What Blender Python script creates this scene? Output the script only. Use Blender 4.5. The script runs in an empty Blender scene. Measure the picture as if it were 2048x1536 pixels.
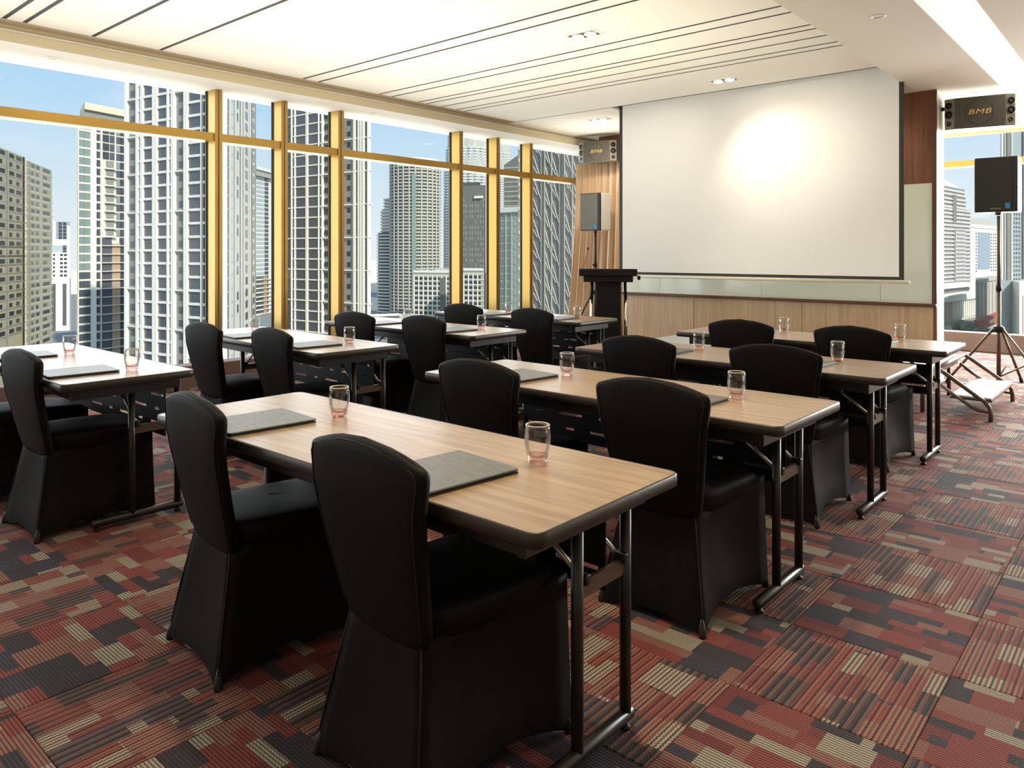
import bpy, bmesh, math, random
from mathutils import Vector, Matrix
random.seed(7)
S = bpy.context.scene
C = S.collection
PI = math.pi
EYE = 1.327                      # camera height above the carpet
# ------------------------------------------------------------------ camera
cd = bpy.data.cameras.new('camera'); cam = bpy.data.objects.new('camera', cd); C.objects.link(cam)
cd.sensor_width = 36; cd.lens = 36*1505/2048; cd.shift_y = -261/2048
cd.clip_start = 0.05; cd.clip_end = 5000
cam.location = (0, 0, EYE); cam.rotation_euler = (PI/2, 0, math.radians(41.17))
S.camera = cam
S.view_settings.view_transform = 'Standard'; S.view_settings.look = 'None'
S.view_settings.gamma = 1; S.view_settings.use_curve_mapping = False
S.view_settings.exposure = 0.0
# ------------------------------------------------------------------ sky
W = bpy.data.worlds.new('sky'); S.world = W; W.use_nodes = True
wn = W.node_tree; wn.nodes.clear()
def N(nt, t, **k):
    n = nt.nodes.new(t)
    for a, v in k.items():
        if a in n.inputs.keys() and not hasattr(n, a): n.inputs[a].default_value = v
        else: setattr(n, a, v)
    return n
def L(nt, a, b): nt.links.new(a, b)
tc = N(wn, 'ShaderNodeTexCoord'); sx = N(wn, 'ShaderNodeSeparateXYZ'); L(wn, tc.outputs['Generated'], sx.inputs[0])
rp = N(wn, 'ShaderNodeValToRGB'); L(wn, sx.outputs[2], rp.inputs[0])
e = rp.color_ramp.elements
e[0].position = 0.0; e[0].color = (.86, .91, .95, 1)
e[1].position = 0.09; e[1].color = (.70, .84, .95, 1)
for p, c in ((0.18, (.50, .74, .97)), (0.32, (.38, .64, .95)), (0.7, (.30, .54, .88))):
    q = rp.color_ramp.elements.new(p); q.color = (*c, 1)
mp = N(wn, 'ShaderNodeMapping'); mp.inputs['Scale'].default_value = (1, 1, 3.5); L(wn, tc.outputs['Generated'], mp.inputs[0])
nz = N(wn, 'ShaderNodeTexNoise'); nz.inputs['Scale'].default_value = 3.2; nz.inputs['Detail'].default_value = 6; L(wn, mp.outputs[0], nz.inputs[0])
cr = N(wn, 'ShaderNodeMapRange'); cr.inputs[1].default_value = .52; cr.inputs[2].default_value = .75; cr.inputs[4].default_value = .75; L(wn, nz.outputs[0], cr.inputs[0])
mx = N(wn, 'ShaderNodeMixRGB'); mx.inputs[2].default_value = (.88, .93, .97, 1); L(wn, cr.outputs[0], mx.inputs[0]); L(wn, rp.outputs[0], mx.inputs[1])
bg = N(wn, 'ShaderNodeBackground'); bg.inputs[1].default_value = 1.0; L(wn, mx.outputs[0], bg.inputs[0])
wo = N(wn, 'ShaderNodeOutputWorld'); L(wn, bg.outputs[0], wo.inputs[0])
# ------------------------------------------------------------------ sun and large lamps
def lamp(kind, name, loc, energy, col=(1, 1, 1), rot=None, aim=None, **k):
    d = bpy.data.lights.new(name, kind); d.energy = energy; d.color = col
    for a, v in k.items(): setattr(d, a, v)
    o = bpy.data.objects.new(name, d); C.objects.link(o); o.location = loc
    if rot: o.rotation_euler = rot
    if aim is not None: o.rotation_euler = (Vector(aim)-Vector(loc)).to_track_quat('-Z', 'Y').to_euler()
    return o
WARM = (1.0, .86, .62)
SUN = lamp('SUN', 'sun', (20, -20, 60), 4.2, (1, .955, .87), aim=(20-80, -20+20, 60-57), angle=0.02)
# added unseen lamps: DAY boosts the window daylight, UP floats mid-room to brighten the ceiling
DAY = [lamp('AREA', 'window_daylight', (-7.75, 3.6, 1.75), 315, (.95, .98, 1), rot=(0, -PI/2+.12, 0), shape='RECTANGLE', size=2.5, size_y=13.4),
       lamp('AREA', 'window_daylight', (.2, 12.4, 1.9), 1250, (1, .98, .95), rot=(-PI/2+.5, 0, 0), shape='RECTANGLE', size=6, size_y=2.4)]
UP = [lamp('AREA', 'ceiling_fill', (-4.4, 2.75, 1.9), 128, (1, .92, .74), rot=(PI, 0, 0), shape='RECTANGLE', size=3.4, size_y=7.0),
      lamp('AREA', 'corner_fill', (-6.0, 8.85, 2.3), 9, (1, .92, .76), rot=(PI, 0, 0), shape='RECTANGLE', size=.9, size_y=.7)]
# ------------------------------------------------------------------ materials
def mat(name, col, rough=.5, metal=0, spec=.5, **k):
    m = bpy.data.materials.new(name); m.use_nodes = True
    b = m.node_tree.nodes['Principled BSDF']
    b.inputs['Base Color'].default_value = (*col, 1); b.inputs['Roughness'].default_value = rough
    b.inputs['Metallic'].default_value = metal; b.inputs['Specular IOR Level'].default_value = spec
    for a, v in k.items(): b.inputs[a].default_value = v
    return m
def bsdf(m): return m.node_tree.nodes['Principled BSDF']
def grain(m, c1, c2, scale, coord='Object', stretch=(1, 12, 1), bump=0, detail=4, lo=.3, hi=.7):
    nt = m.node_tree; t = N(nt, 'ShaderNodeTexCoord'); mpn = N(nt, 'ShaderNodeMapping')
    mpn.inputs['Scale'].default_value = stretch; L(nt, t.outputs[coord], mpn.inputs[0])
    n = N(nt, 'ShaderNodeTexNoise'); n.inputs['Scale'].default_value = scale; n.inputs['Detail'].default_value = detail
    n.inputs['Distortion'].default_value = .4
    L(nt, mpn.outputs[0], n.inputs[0])
    r = N(nt, 'ShaderNodeValToRGB'); r.color_ramp.elements[0].position = lo; r.color_ramp.elements[1].position = hi
    r.color_ramp.elements[0].color = (*c1, 1); r.color_ramp.elements[1].color = (*c2, 1)
    L(nt, n.outputs[0], r.inputs[0]); L(nt, r.outputs[0], bsdf(m).inputs['Base Color'])
    if bump:
        b = N(nt, 'ShaderNodeBump'); b.inputs['Strength'].default_value = bump; b.inputs['Distance'].default_value = .003
        L(nt, n.outputs[0], b.inputs['Height']); L(nt, b.outputs[0], bsdf(m).inputs['Normal'])
    return m
M = {}
M['ceiling'] = mat('ceiling_paint', (.86, .83, .74), .9, spec=.2)
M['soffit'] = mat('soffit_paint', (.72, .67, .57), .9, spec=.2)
M['wall'] = mat('wall_paint', (.80, .75, .64), .85, spec=.2)
M['slot'] = mat('slot_black', (.03, .024, .018), .7)
M['gold'] = mat('anodised_gold_frame', (.44, .27, .065), .32, metal=.6)
M['curb'] = mat('curb_brown', (.16, .10, .085), .6)
M['black'] = mat('black_steel', (.018, .014, .012), .35, spec=.5)
M['black2'] = mat('black_panel', (.009, .008, .008), .45, spec=.25)
M['chrome'] = mat('chrome', (.75, .72, .66), .2, metal=1)
M['strut'] = mat('zinc_strut', (.45, .42, .34), .35, metal=.8)
M['band'] = mat('dark_edge_band', (.028, .020, .014), .38)
M['fabric'] = grain(mat('black_stretch_fabric', (.012, .010, .009), .6, spec=.11), (.0060, .0046, .0036), (.0095, .0073, .0057), 40, stretch=(1, 1, 1), bump=.08)
M['fabric_seam'] = mat('black_seam', (.007, .006, .006), .6, spec=.3)
M['fabric_foot'] = mat('foot_pocket_fabric', (.02, .017, .014), .45, spec=.4)
M['top'] = grain(mat('oak_laminate', (.5, .33, .18), .30, spec=.45), (.25, .152, .082), (.39, .262, .15), 2.2, stretch=(1.2, 16, 8), detail=7, lo=.32, hi=.66)
M['folder'] = grain(mat('grey_leatherette', (.1, .095, .08), .42, spec=.5), (.075, .072, .062), (.125, .118, .10), 16, stretch=(1, 5, 1), bump=.15)
M['folder_edge'] = mat('black_leather_edge', (.012, .011, .011), .45)
M['paper'] = mat('paper', (.72, .70, .64), .8)
M['screen'] = mat('screen_fabric', (.92, .91, .88), .85, spec=.1)
M['border'] = mat('screen_border_black', (.03, .028, .02), .6)
M['tube'] = mat('cream_tube', (.75, .70, .55), .4)
M['wood_dark'] = grain(mat('red_brown_veneer', (.2, .07, .03), .38), (.13, .045, .018), (.24, .095, .04), 2.0, stretch=(14, 14, .7), detail=5)
M['wood_light'] = grain(mat('light_oak_veneer', (.5, .33, .18), .42), (.52, .35, .20), (.68, .48, .30), 2.0, stretch=(16, 16, .7), detail=5)
M['trim'] = mat('brown_trim', (.12, .045, .02), .35)
M['glassboard'] = mat('pale_green_glass_board', (.74, .80, .70), .10, spec=.6)
M['curtain'] = grain(mat('tan_curtain', (.72, .53, .36), .85, spec=.1), (.70, .51, .34), (.76, .57, .39), 30, stretch=(1, 1, .05))
M['speaker'] = mat('speaker_black', (.014, .013, .012), .45)
M['grille_grey'] = mat('grey_grille', (.11, .108, .09), .45)
M['speaker_white'] = mat('pale_side_panel', (.9, .9, .9), .4)
M['bmb'] = mat('brown_grey_grille', (.085, .075, .062), .7)
M['baffle'] = mat('olive_grey_baffle', (.22, .21, .16), .45)
M['cone'] = mat('tweeter_black', (.025, .023, .021), .4)
M['ringm'] = mat('tweeter_ring', (.16, .15, .12), .3, metal=.6)
M['goldtxt'] = mat('gold_lettering', (.75, .55, .20), .35, metal=.5)
M['blue'] = mat('blue_badge', (.03, .22, .5), .4)
M['bronze'] = mat('bronze_tube', (.13, .09, .065), .35, metal=.5)
M['stage'] = grain(mat('pale_grey_stage_top', (.5, .52, .53), .6), (.42, .44, .46), (.58, .6, .6), 60, stretch=(1, 1, 1))
M['downlight'] = mat('lamp_face', (1, .9, .7), .5); b_ = bsdf(M['downlight']); b_.inputs['Emission Color'].default_value = (1, .84, .58, 1); b_.inputs['Emission Strength'].default_value = 6
M['cove'] = mat('cove_light', (1, .95, .85), .5); b_ = bsdf(M['cove']); b_.inputs['Emission Color'].default_value = (1, .95, .82, 1); b_.inputs['Emission Strength'].default_value = 1.9
M['white'] = mat('white_enamel', (.8, .78, .72), .4)
def thin_glass(name, tint, refl=.06, rough=0.0, edge=.5):
    m = bpy.data.materials.new(name); m.use_nodes = True; nt = m.node_tree; nt.nodes.clear()
    t = N(nt, 'ShaderNodeBsdfTransparent'); t.inputs[0].default_value = (*tint, 1)
    g = N(nt, 'ShaderNodeBsdfGlossy'); g.inputs['Roughness'].default_value = rough
    lw = N(nt, 'ShaderNodeLayerWeight'); lw.inputs[0].default_value = edge
    mr = N(nt, 'ShaderNodeMapRange'); mr.inputs[3].default_value = refl*.5; mr.inputs[4].default_value = min(1, refl*12)
    L(nt, lw.outputs['Fresnel'], mr.inputs[0])
    x = N(nt, 'ShaderNodeMixShader'); L(nt, mr.outputs[0], x.inputs[0]); L(nt, t.outputs[0], x.inputs[1]); L(nt, g.outputs[0], x.inputs[2])
    o = N(nt, 'ShaderNodeOutputMaterial'); L(nt, x.outputs[0], o.inputs[0])
    return m
M['pane'] = thin_glass('window_glass', (.97, .985, .98), .015, edge=.2)
M['tumbler'] = thin_glass('tumbler_glass', (.985, .975, .965), .05, edge=.25)
M['pink'] = thin_glass('pink_glass_base', (.965, .80, .785), .06, edge=.3)
# carpet: half-metre tiles, quarter-turned, each a patchwork of woven rectangles
def carpet():
    m = bpy.data.materials.new('patchwork_carpet'); m.use_nodes = True; nt = m.node_tree; b = nt.nodes['Principled BSDF']
    def ma(op, a, bb=None, cc=None):
        n = N(nt, 'ShaderNodeMath', operation=op)
        for i, v in enumerate((a, bb, cc)):
            if v is None: continue
            if isinstance(v, (int, float)): n.inputs[i].default_value = v
            else: L(nt, v, n.inputs[i])
        return n.outputs[0]
    def rnd(a, bb, cc):
        cx = N(nt, 'ShaderNodeCombineXYZ')
        for i, v in enumerate((a, bb, cc)):
            if isinstance(v, (int, float)): cx.inputs[i].default_value = v
            else: L(nt, v, cx.inputs[i])
        w = N(nt, 'ShaderNodeTexWhiteNoise', noise_dimensions='3D'); L(nt, cx.outputs[0], w.inputs[0]); return w.outputs[0]
    g = N(nt, 'ShaderNodeNewGeometry'); s = N(nt, 'ShaderNodeSeparateXYZ'); L(nt, g.outputs['Position'], s.inputs[0])
    tx = ma('MULTIPLY', ma('ADD', s.outputs[0], 22.52), 2.0); ty = ma('MULTIPLY', ma('ADD', s.outputs[1], 18.81), 2.0)
    fx = ma('FLOOR', tx); fy = ma('FLOOR', ty); ux = ma('SUBTRACT', tx, fx); uy = ma('SUBTRACT', ty, fy)
    par = ma('MODULO', ma('ADD', fx, fy), 2.0); ip = ma('SUBTRACT', 1.0, par)
    a = ma('ADD', ma('MULTIPLY', ux, ip), ma('MULTIPLY', uy, par)); bb = ma('ADD', ma('MULTIPLY', uy, ip), ma('MULTIPLY', ux, par))
    r9 = ma('FLOOR', ma('MULTIPLY', bb, 11.0)); r4 = ma('FLOOR', ma('MULTIPLY', bb, 5.5))
    o9 = rnd(fx, fy, r9); c9 = ma('FLOOR', ma('ADD', ma('MULTIPLY', a, 3.3), ma('MULTIPLY', o9, 9.0)))
    o4 = rnd(fx, ma('ADD', fy, 31.0), r4); c4 = ma('FLOOR', ma('ADD', ma('MULTIPLY', a, 3.8), ma('MULTIPLY', o4, 9.0)))
    v9 = rnd(ma('ADD', ma('MULTIPLY', fx, 11.0), r9), ma('ADD', ma('MULTIPLY', fy, 17.0), c9), 3.0)
    v4 = rnd(ma('ADD', ma('MULTIPLY', fx, 11.0), r4), ma('ADD', ma('MULTIPLY', fy, 17.0), c4), 9.0)
    pick = ma('GREATER_THAN', rnd(ma('ADD', fx, r4), ma('ADD', fy, c4), 21.0), .5)
    v = ma('ADD', ma('MULTIPLY', v9, ma('SUBTRACT', 1.0, pick)), ma('MULTIPLY', v4, pick))
    r = N(nt, 'ShaderNodeValToRGB'); r.color_ramp.interpolation = 'CONSTANT'; el = r.color_ramp.elements
    cols = [(0, (.27, .060, .048)), (.20, (.30, .130, .098)), (.42, (.046, .037, .042)), (.58, (.38, .33, .25)), (.73, (.20, .042, .040)), (.86, (.052, .046, .066))]
    el[0].position = 0; el[0].color = (*cols[0][1], 1); el[1].position = cols[1][0]; el[1].color = (*cols[1][1], 1)
    for p, c in cols[2:]:
        q = el.new(p); q.color = (*c, 1)
    L(nt, v, r.inputs[0])
    # woven ribs: fine lines running along each tile, slightly zigzag
    zig = ma('MULTIPLY', ma('SINE', ma('MULTIPLY', a, 230.0)), .55)
    freq = ma('ADD', 300.0, ma('MULTIPLY', par, -70.0))
    st = ma('SINE', ma('ADD', ma('MULTIPLY', bb, freq), zig))
    st = N(nt, 'ShaderNodeMapRange'); L(nt, ma('SINE', ma('ADD', ma('MULTIPLY', bb, freq), zig)), st.inputs[0]); st.inputs[1].default_value = -.65; st.inputs[2].default_value = .45
    amp = ma('ADD', .76, ma('MULTIPLY', par, .16))
    dark = ma('MULTIPLY', ma('SUBTRACT', 1.0, st.outputs[0]), amp)
    mxd = N(nt, 'ShaderNodeMixRGB'); L(nt, dark, mxd.inputs[0]); L(nt, r.outputs[0], mxd.inputs[1]); mxd.inputs[2].default_value = (.022, .017, .019, 1)
    # second yarn on quarter-turned tiles
    s2 = ma('GREATER_THAN', ma('SINE', ma('MULTIPLY', bb, 115.0)), .1)
    mxy = N(nt, 'ShaderNodeMixRGB'); L(nt, ma('MULTIPLY', ma('MULTIPLY', s2, par), .30), mxy.inputs[0]); L(nt, mxd.outputs[0], mxy.inputs[1]); mxy.inputs[2].default_value = (.34, .17, .11, 1)
    nzz = N(nt, 'ShaderNodeTexNoise'); nzz.inputs['Scale'].default_value = 420; L(nt, g.outputs['Position'], nzz.inputs[0])
    mr = N(nt, 'ShaderNodeMapRange'); L(nt, nzz.outputs[0], mr.inputs[0]); mr.inputs[1].default_value = .3; mr.inputs[2].default_value = .7; mr.inputs[3].default_value = .6; mr.inputs[4].default_value = 1.35
    mu = N(nt, 'ShaderNodeMixRGB', blend_type='MULTIPLY'); mu.inputs[0].default_value = 1; L(nt, mxy.outputs[0], mu.inputs[1]); L(nt, mr.outputs[0], mu.inputs[2])
    L(nt, mu.outputs[0], b.inputs['Base Color'])
    b.inputs['Roughness'].default_value = .85; b.inputs['Specular IOR Level'].default_value = .25
    bp = N(nt, 'ShaderNodeBump'); bp.inputs['Strength'].default_value = .5; bp.inputs['Distance'].default_value = .003; L(nt, st.outputs[0], bp.inputs['Height']); L(nt, bp.outputs[0], b.inputs['Normal'])
    return m
M['carpet'] = carpet()
# ------------------------------------------------------------------ mesh helpers
def obj(name, bm, m, parent=None, loc=None, smooth=False, bevel=0):
    me = bpy.data.meshes.new(name); bm.normal_update(); bm.to_mesh(me); bm.free()
    ms = m if isinstance(m, (list, tuple)) else [m]
    for x in ms: me.materials.append(x)
    if smooth:
        for p in me.polygons: p.use_smooth = True
    o = bpy.data.objects.new(name, me); C.objects.link(o)
    if parent is not None: o.parent = parent
    if loc is not None: o.location = loc
    if bevel:
        md = o.modifiers.new('bevel', 'BEVEL'); md.width = bevel; md.segments = 2; md.limit_method = 'ANGLE'
    return o
def tag(o, label, cat=None, group=None, kind=None):
    o['label'] = label
    if cat: o['category'] = cat
    if group: o['group'] = group
    if kind: o['kind'] = kind
    return o
def thing(name, label, cat, loc=(0, 0, 0), rz=0, group=None):
    o = bpy.data.objects.new(name, None); C.objects.link(o); o.location = loc; o.rotation_euler = (0, 0, rz)
    return tag(o, label, cat, group)
def box(bm, x0, x1, y0, y1, z0, z1, mt=Matrix()):
    vs = [bm.verts.new(mt @ Vector(p)) for p in ((x0, y0, z0), (x1, y0, z0), (x1, y1, z0), (x0, y1, z0), (x0, y0, z1), (x1, y0, z1), (x1, y1, z1), (x0, y1, z1))]
    for f in ((3, 2, 1, 0), (4, 5, 6, 7), (0, 1, 5, 4), (1, 2, 6, 5), (2, 3, 7, 6), (3, 0, 4, 7)): bm.faces.new([vs[i] for i in f])
    return bm
def B(*a): return box(bmesh.new(), *a)
def tube(bm, pts, r, n=10, cap=True):
    pts = [Vector(p) for p in pts]; rs = r if isinstance(r, (list, tuple)) else [r]*len(pts)
    prev = None; rings = []
    for i, p in enumerate(pts):
        d = (pts[min(i+1, len(pts)-1)]-pts[max(i-1, 0)]).normalized()
        if prev is None: u = d.orthogonal().normalized()
        else:
            u = prev-d*prev.dot(d); u.normalize()
        prev = u; w = d.cross(u)
        rings.append([bm.verts.new(p+(u*math.cos(2*PI*k/n)+w*math.sin(2*PI*k/n))*rs[i]) for k in range(n)])
    for q in range(len(rings)-1):
        for k in range(n): bm.faces.new((rings[q][k], rings[q][(k+1) % n], rings[q+1][(k+1) % n], rings[q+1][k]))
    if cap: bm.faces.new(rings[0][::-1]); bm.faces.new(rings[-1])
    return bm
def T(pts, r, n=10): return tube(bmesh.new(), pts, r, n)
def lathe(bm, prof, n=24, c=(0, 0, 0), cap0=True, cap1=True):
    rings = [[bm.verts.new((c[0]+r*math.cos(2*PI*k/n), c[1]+r*math.sin(2*PI*k/n), c[2]+z)) for k in range(n)] for r, z in prof]
    for q in range(len(rings)-1):
        for k in range(n): bm.faces.new((rings[q][k], rings[q][(k+1) % n], rings[q+1][(k+1) % n], rings[q+1][k]))
    if cap0: bm.faces.new(rings[0][::-1])
    if cap1: bm.faces.new(rings[-1])
    return bm
def loft(rings, cap0=True, cap1=True):
    bm = bmesh.new(); R = [[bm.verts.new(p) for p in r] for r in rings]; n = len(R[0])
    for q in range(len(R)-1):
        for k in range(n): bm.faces.new((R[q][k], R[q][(k+1) % n], R[q+1][(k+1) % n], R[q+1][k]))
    if cap0: bm.faces.new(R[0][::-1])
    if cap1: bm.faces.new(R[-1])
    return bm
def children(o): return [c for c in bpy.data.objects if c.parent == o]
def copy_tree(o, kids, parent=None):
    c = o.copy(); C.objects.link(c)
    if parent is not None: c.parent = parent
    for ch in kids.get(o.name, []): copy_tree(ch, kids, c)
    return c
def kidmap(root):
    d = {}
    def rec(o):
        d[o.name] = list(o.children)
        for q in o.children: rec(q)
    rec(root); return d
def struct(name, bm, m, label=None, parent=None, bevel=0):
    o = obj(name, bm, m, parent, bevel=bevel)
    if parent is None: o['kind'] = 'structure'
    if label: o['label'] = label
    return o
# ------------------------------------------------------------------ the room
XW, XG = -7.25, -7.42          # kerb face and glass of the left window wall
YB = 11.95                     # glass of the right-hand window
ZS, ZC = 2.985, 3.12           # soffits, ceiling
floor = struct('floor', B(-7.6, 3.8, -4.2, 12.1, -.12, -.012), M['slot'], 'floor under the patchwork carpet tiles')
def inview(x, y, z, m=40):
    c, s = math.cos(math.radians(41.17)), math.sin(math.radians(41.17))
    xc = c*x+s*y; yc = -s*x+c*y
    if yc < .3: return None
    u = 1024+1505*xc/yc; v = 507-1505*(z-EYE)/yc
    return yc if -m < u < 2048+m and -m < v < 1536+m else None
tm = B(-.249, .249, -.249, .249, -.012, 0)
bmesh.ops.bevel(tm, geom=[ed for ed in tm.edges if all(v.co.z > -.001 for v in ed.verts)], offset=.003, segments=1, affect='EDGES')
tme = bpy.data.meshes.new('carpet_tile'); tm.to_mesh(tme); tm.free(); tme.materials.append(M['carpet'])
tiles = []
for i in range(-10, 13):
    for j in range(-10, 22):
        x, y = -2.52+.5*i+.25, 1.19+.5*j+.25
        if not (-7.5 < x < 3.7 and -4 < y < 11.9): continue
        d = min([q for q in (inview(x+a, y+b, 0) for a in (-.25, 0, .25) for b in (-.25, 0, .25)) if q] or [99])
        tiles.append((d, x, y))
tiles.sort()
for d, x, y in tiles[:298]:
    if d > 90: break
    o = bpy.data.objects.new('carpet_tile', tme); C.objects.link(o); o.location = (x, y, 0); o.parent = floor
rest = bmesh.new()
for k, (d, x, y) in enumerate(tiles):
    if k >= 298 or d > 90: box(rest, x-.249, x+.249, y-.249, y+.249, -.012, 0)
o = obj('carpet_tiles', rest, M['carpet'], floor); o['kind'] = 'stuff'
# ceiling: long strips between black shadow slots
ceiling = struct('ceiling', B(-7.6, 3.8, -4.2, 12.1, 3.30, 3.42), M['soffit'], 'ceiling of cream strips between black slots')
slots = [-2.6, -2.45, -1.2, .35, .55, 1.769, 1.907, 2.40, 2.953, 4.403, 4.59, 5.39, 5.575, 5.98, 6.108, 6.352, 6.607, 6.747, 7.76]
for y in slots: obj('shadow_slot', B(-6.70, -1.9, y-.017, y+.017, ZC+.002, ZC+.04), M['slot'], ceiling)
ys = [-4.2]+slots; HW = .017
for a, b in zip(ys[:-1], ys[1:]):
    obj('ceiling_panel', B(-6.70, -1.9, a+(HW if a > -4.2 else 0), b-HW, ZC, ZC+.03), M['ceiling'], ceiling)
obj('ceiling_margin', B(-6.86, -6.70, -4.2, 7.76, ZC, ZC+.03), mat('margin_shade_tone', (.47, .39, .27), .9, spec=.2), ceiling)  # darker tan paints in the shadow band along the ceiling's window edge
obj('ceiling_panel', B(-6.86, -5.18, 7.7725, 9.28, ZC, ZC+.03), M['ceiling'], ceiling)
obj('ceiling_panel', B(-6.86, -5.18, 9.30, 9.42, ZC, ZC+.03), M['ceiling'], ceiling)
obj('ceiling_panel', B(-6.86, -5.18, 9.44, 10.6, ZC, ZC+.03), M['ceiling'], ceiling)
obj('ceiling_panel', B(-5.18, -1.9, 8.02, 8.55, ZC, ZC+.03), M['ceiling'], ceiling)
for y in (9.29, 9.43): obj('shadow_slot', B(-6.7, -5.25, y-.01, y+.01, ZC+.002, ZC+.04), M['slot'], ceiling)
# perimeter soffits
sof = struct('trim_1', B(-7.6, -6.85, -4.2, 10.6, ZS, ZS+.10), M['ceiling'], 'cream soffit above the left windows')
M['lip'] = mat('lip_shade_tone', (.60, .53, .38), .9, spec=.2); M['margin'] = mat('fascia_shade_tone', (.47, .39, .27), .9, spec=.2)  # light fading towards the windows is put into these darker lip and fascia colours
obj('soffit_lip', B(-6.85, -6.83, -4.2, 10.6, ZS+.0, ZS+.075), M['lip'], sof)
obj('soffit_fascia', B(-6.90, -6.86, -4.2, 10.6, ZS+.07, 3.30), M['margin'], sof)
struct('trim_7', B(-7.6, -7.44, -4.2, 10.75, ZS+.02, 3.30), M['wall'])
struct('trim_8', B(-3.05, 3.8, YB+.02, YB+.15, ZS-.02, 3.30), M['wall'])
beam = struct('trim_2', B(-1.96, -1.27, -4.2, YB, ZS, ZS+.14), M['soffit'], 'flat beige soffit on the right beside the light trough')
struct('trim_3', B(-.95, 3.8, -4.2, YB, ZS, ZS+.14), M['soffit'], 'beige soffit right of the light trough')
struct('trim_4', B(-1.27, -.95, 11.0, YB, ZS, ZS+.14), M['soffit'])
struct('trim_5', B(-5.51, -1.96, 8.55, YB, ZS, ZS+.14), M['soffit'])
# light trough
tr = thing('light_trough', 'long glowing light trough in the right-hand soffit', 'ceiling light', (-1.11, 3.4, ZS+.14))
obj('trough_side', B(-.16, -.152, -7.6, 7.6, -.14, .12), M['ceiling'], tr)
obj('trough_side', B(.152, .16, -7.6, 7.6, -.14, .12), M['ceiling'], tr)
obj('diffuser', B(-.152, .152, -7.6, 7.6, .08, .10), M['cove'], tr)
# walls
struct('wall_left', B(-7.6, XG-.02, -4.2, 12.1, -.1, .20), M['curb'])
struct('baseboard_left', B(XG-.02, XW, -4.2, 10.6, -.012, .225), M['curb'], 'dark brown kerb under the left windows', bevel=.01)
struct('wall_rear', B(-7.6, 3.8, -4.3, -4.2, -.1, 3.3), M['wall'])
struct('wall_right', B(3.8, 3.9, -4.2, 12.1, -.1, 3.3), M['wall'])
struct('wall_corner', B(-7.6, -3.0, 10.6, 10.75, -.1, 3.3), M['wall'])
struct('wall_side', B(-3.05, -3.0, 8.87, YB, -.1, 3.3), M['wall'])
struct('baseboard_right', B(-3.0, 3.8, 11.9, 12.08, -.012, .245), mat('kerb_brown_right', (.17, .115, .10), .6), 'brown kerb under the right-hand window', bevel=.01)
# front feature wall
fw = struct('wall_front', B(-5.51, -1.775, 8.56, 8.87, -.012, ZS+.13), M['wall'], 'freestanding front wall with veneer panels and glass board')
xs = [-5.51, -4.465, -3.128, -1.80]
for a, b in zip(xs[:-1], xs[1:]):
    obj('wainscot_panel', B(a+.005, b-.005, 8.545, 8.56, 0.0, .785), M['wood_light'], fw)
for a, b in zip([-5.51, -4.1, -2.95], [-4.1, -2.95, -1.775]):
    obj('veneer_panel', B(a+.002, b-.001, 8.545, 8.56, 2.045, ZS), M['wood_dark'], fw)
gb = [-5.51, -4.95, -3.6, -2.304, -1.815]
for a, b in zip(gb[:-1], gb[1:]):
    obj('glass_panel', B(a+.0015, b-.0015, 8.548, 8.56, .816, 2.043), M['glassboard'], fw)
obj('chair_rail', B(-5.51, -1.772, 8.50, 8.56, .783, .817), M['trim'], fw, bevel=.006)
obj('frame_trim', B(-1.815, -1.772, 8.535, 8.562, .817, ZS-.001), M['trim'], fw)
obj('frame_trim', B(-1.800, -1.772, 8.535, 8.562, 0, .783), M['wood_dark'], fw)
# ------------------------------------------------------------------ windows
def window(name, axis, lines, trans, sill, head, start, end, label):
    """axis 'Y': pane in the plane X=XG running along Y; 'X': pane in the plane Y=YB running along X."""
    w = bpy.data.objects.new(name, None); C.objects.link(w); w['kind'] = 'structure'; w['label'] = label
    def bx(nm, a0, a1, d0, d1, z0, z1, m):
        bm = B(XG+d0, XG+d1, a0, a1, z0, z1) if axis == 'Y' else B(a0, a1, YB-d1, YB-d0, z0, z1)
        o = obj(nm, bm, m, w); return o
    edges = [start]+[q for l in lines for q in l]+[end]
    for i in range(0, len(edges), 2):
        a, b = edges[i], edges[i+1]
        for z0, z1 in ((sill, trans[0]), (trans[1], head)):
            bx('glass_pane', a, b, -.012, 0, z0, z1, M['pane'])
            if axis == 'Y':
                bx('gasket', a, a+.012, -.014, .012, z0, z1, M['black2']); bx('gasket', b-.012, b, -.014, .012, z0, z1, M['black2'])
        bx('transom', a, b, -.02, .155, trans[0], trans[1], M['gold'])
        bx('sill_bar', a, b, -.02, .03, sill-.03, sill, M['gold'])
    for a, b in lines:
        bx('mullion', a, b, -.03, .17, sill-.02, head, M['gold'])
        bx('mullion_groove', (a+b)/2-.006, (a+b)/2+.006, .168, .174, sill, head, M['curb'])
    return w
window('window_1', 'Y', [(-3.0, -2.92), (.05, .13), (3.74, 3.82), (4.492, 4.572), (5.235, 5.315), (7.205, 7.28), (7.951, 8.028), (8.695, 8.772)], (2.462, 2.545), .21, ZS, -4.2, 10.6, 'long left window wall in gold frames over the city')
window('window_2', 'X', [(.9, .98), (2.6, 2.68)], (2.513, 2.598), .245, ZS, -3.0, 3.8, 'right-hand window in gold frame behind the speaker stand')
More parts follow.
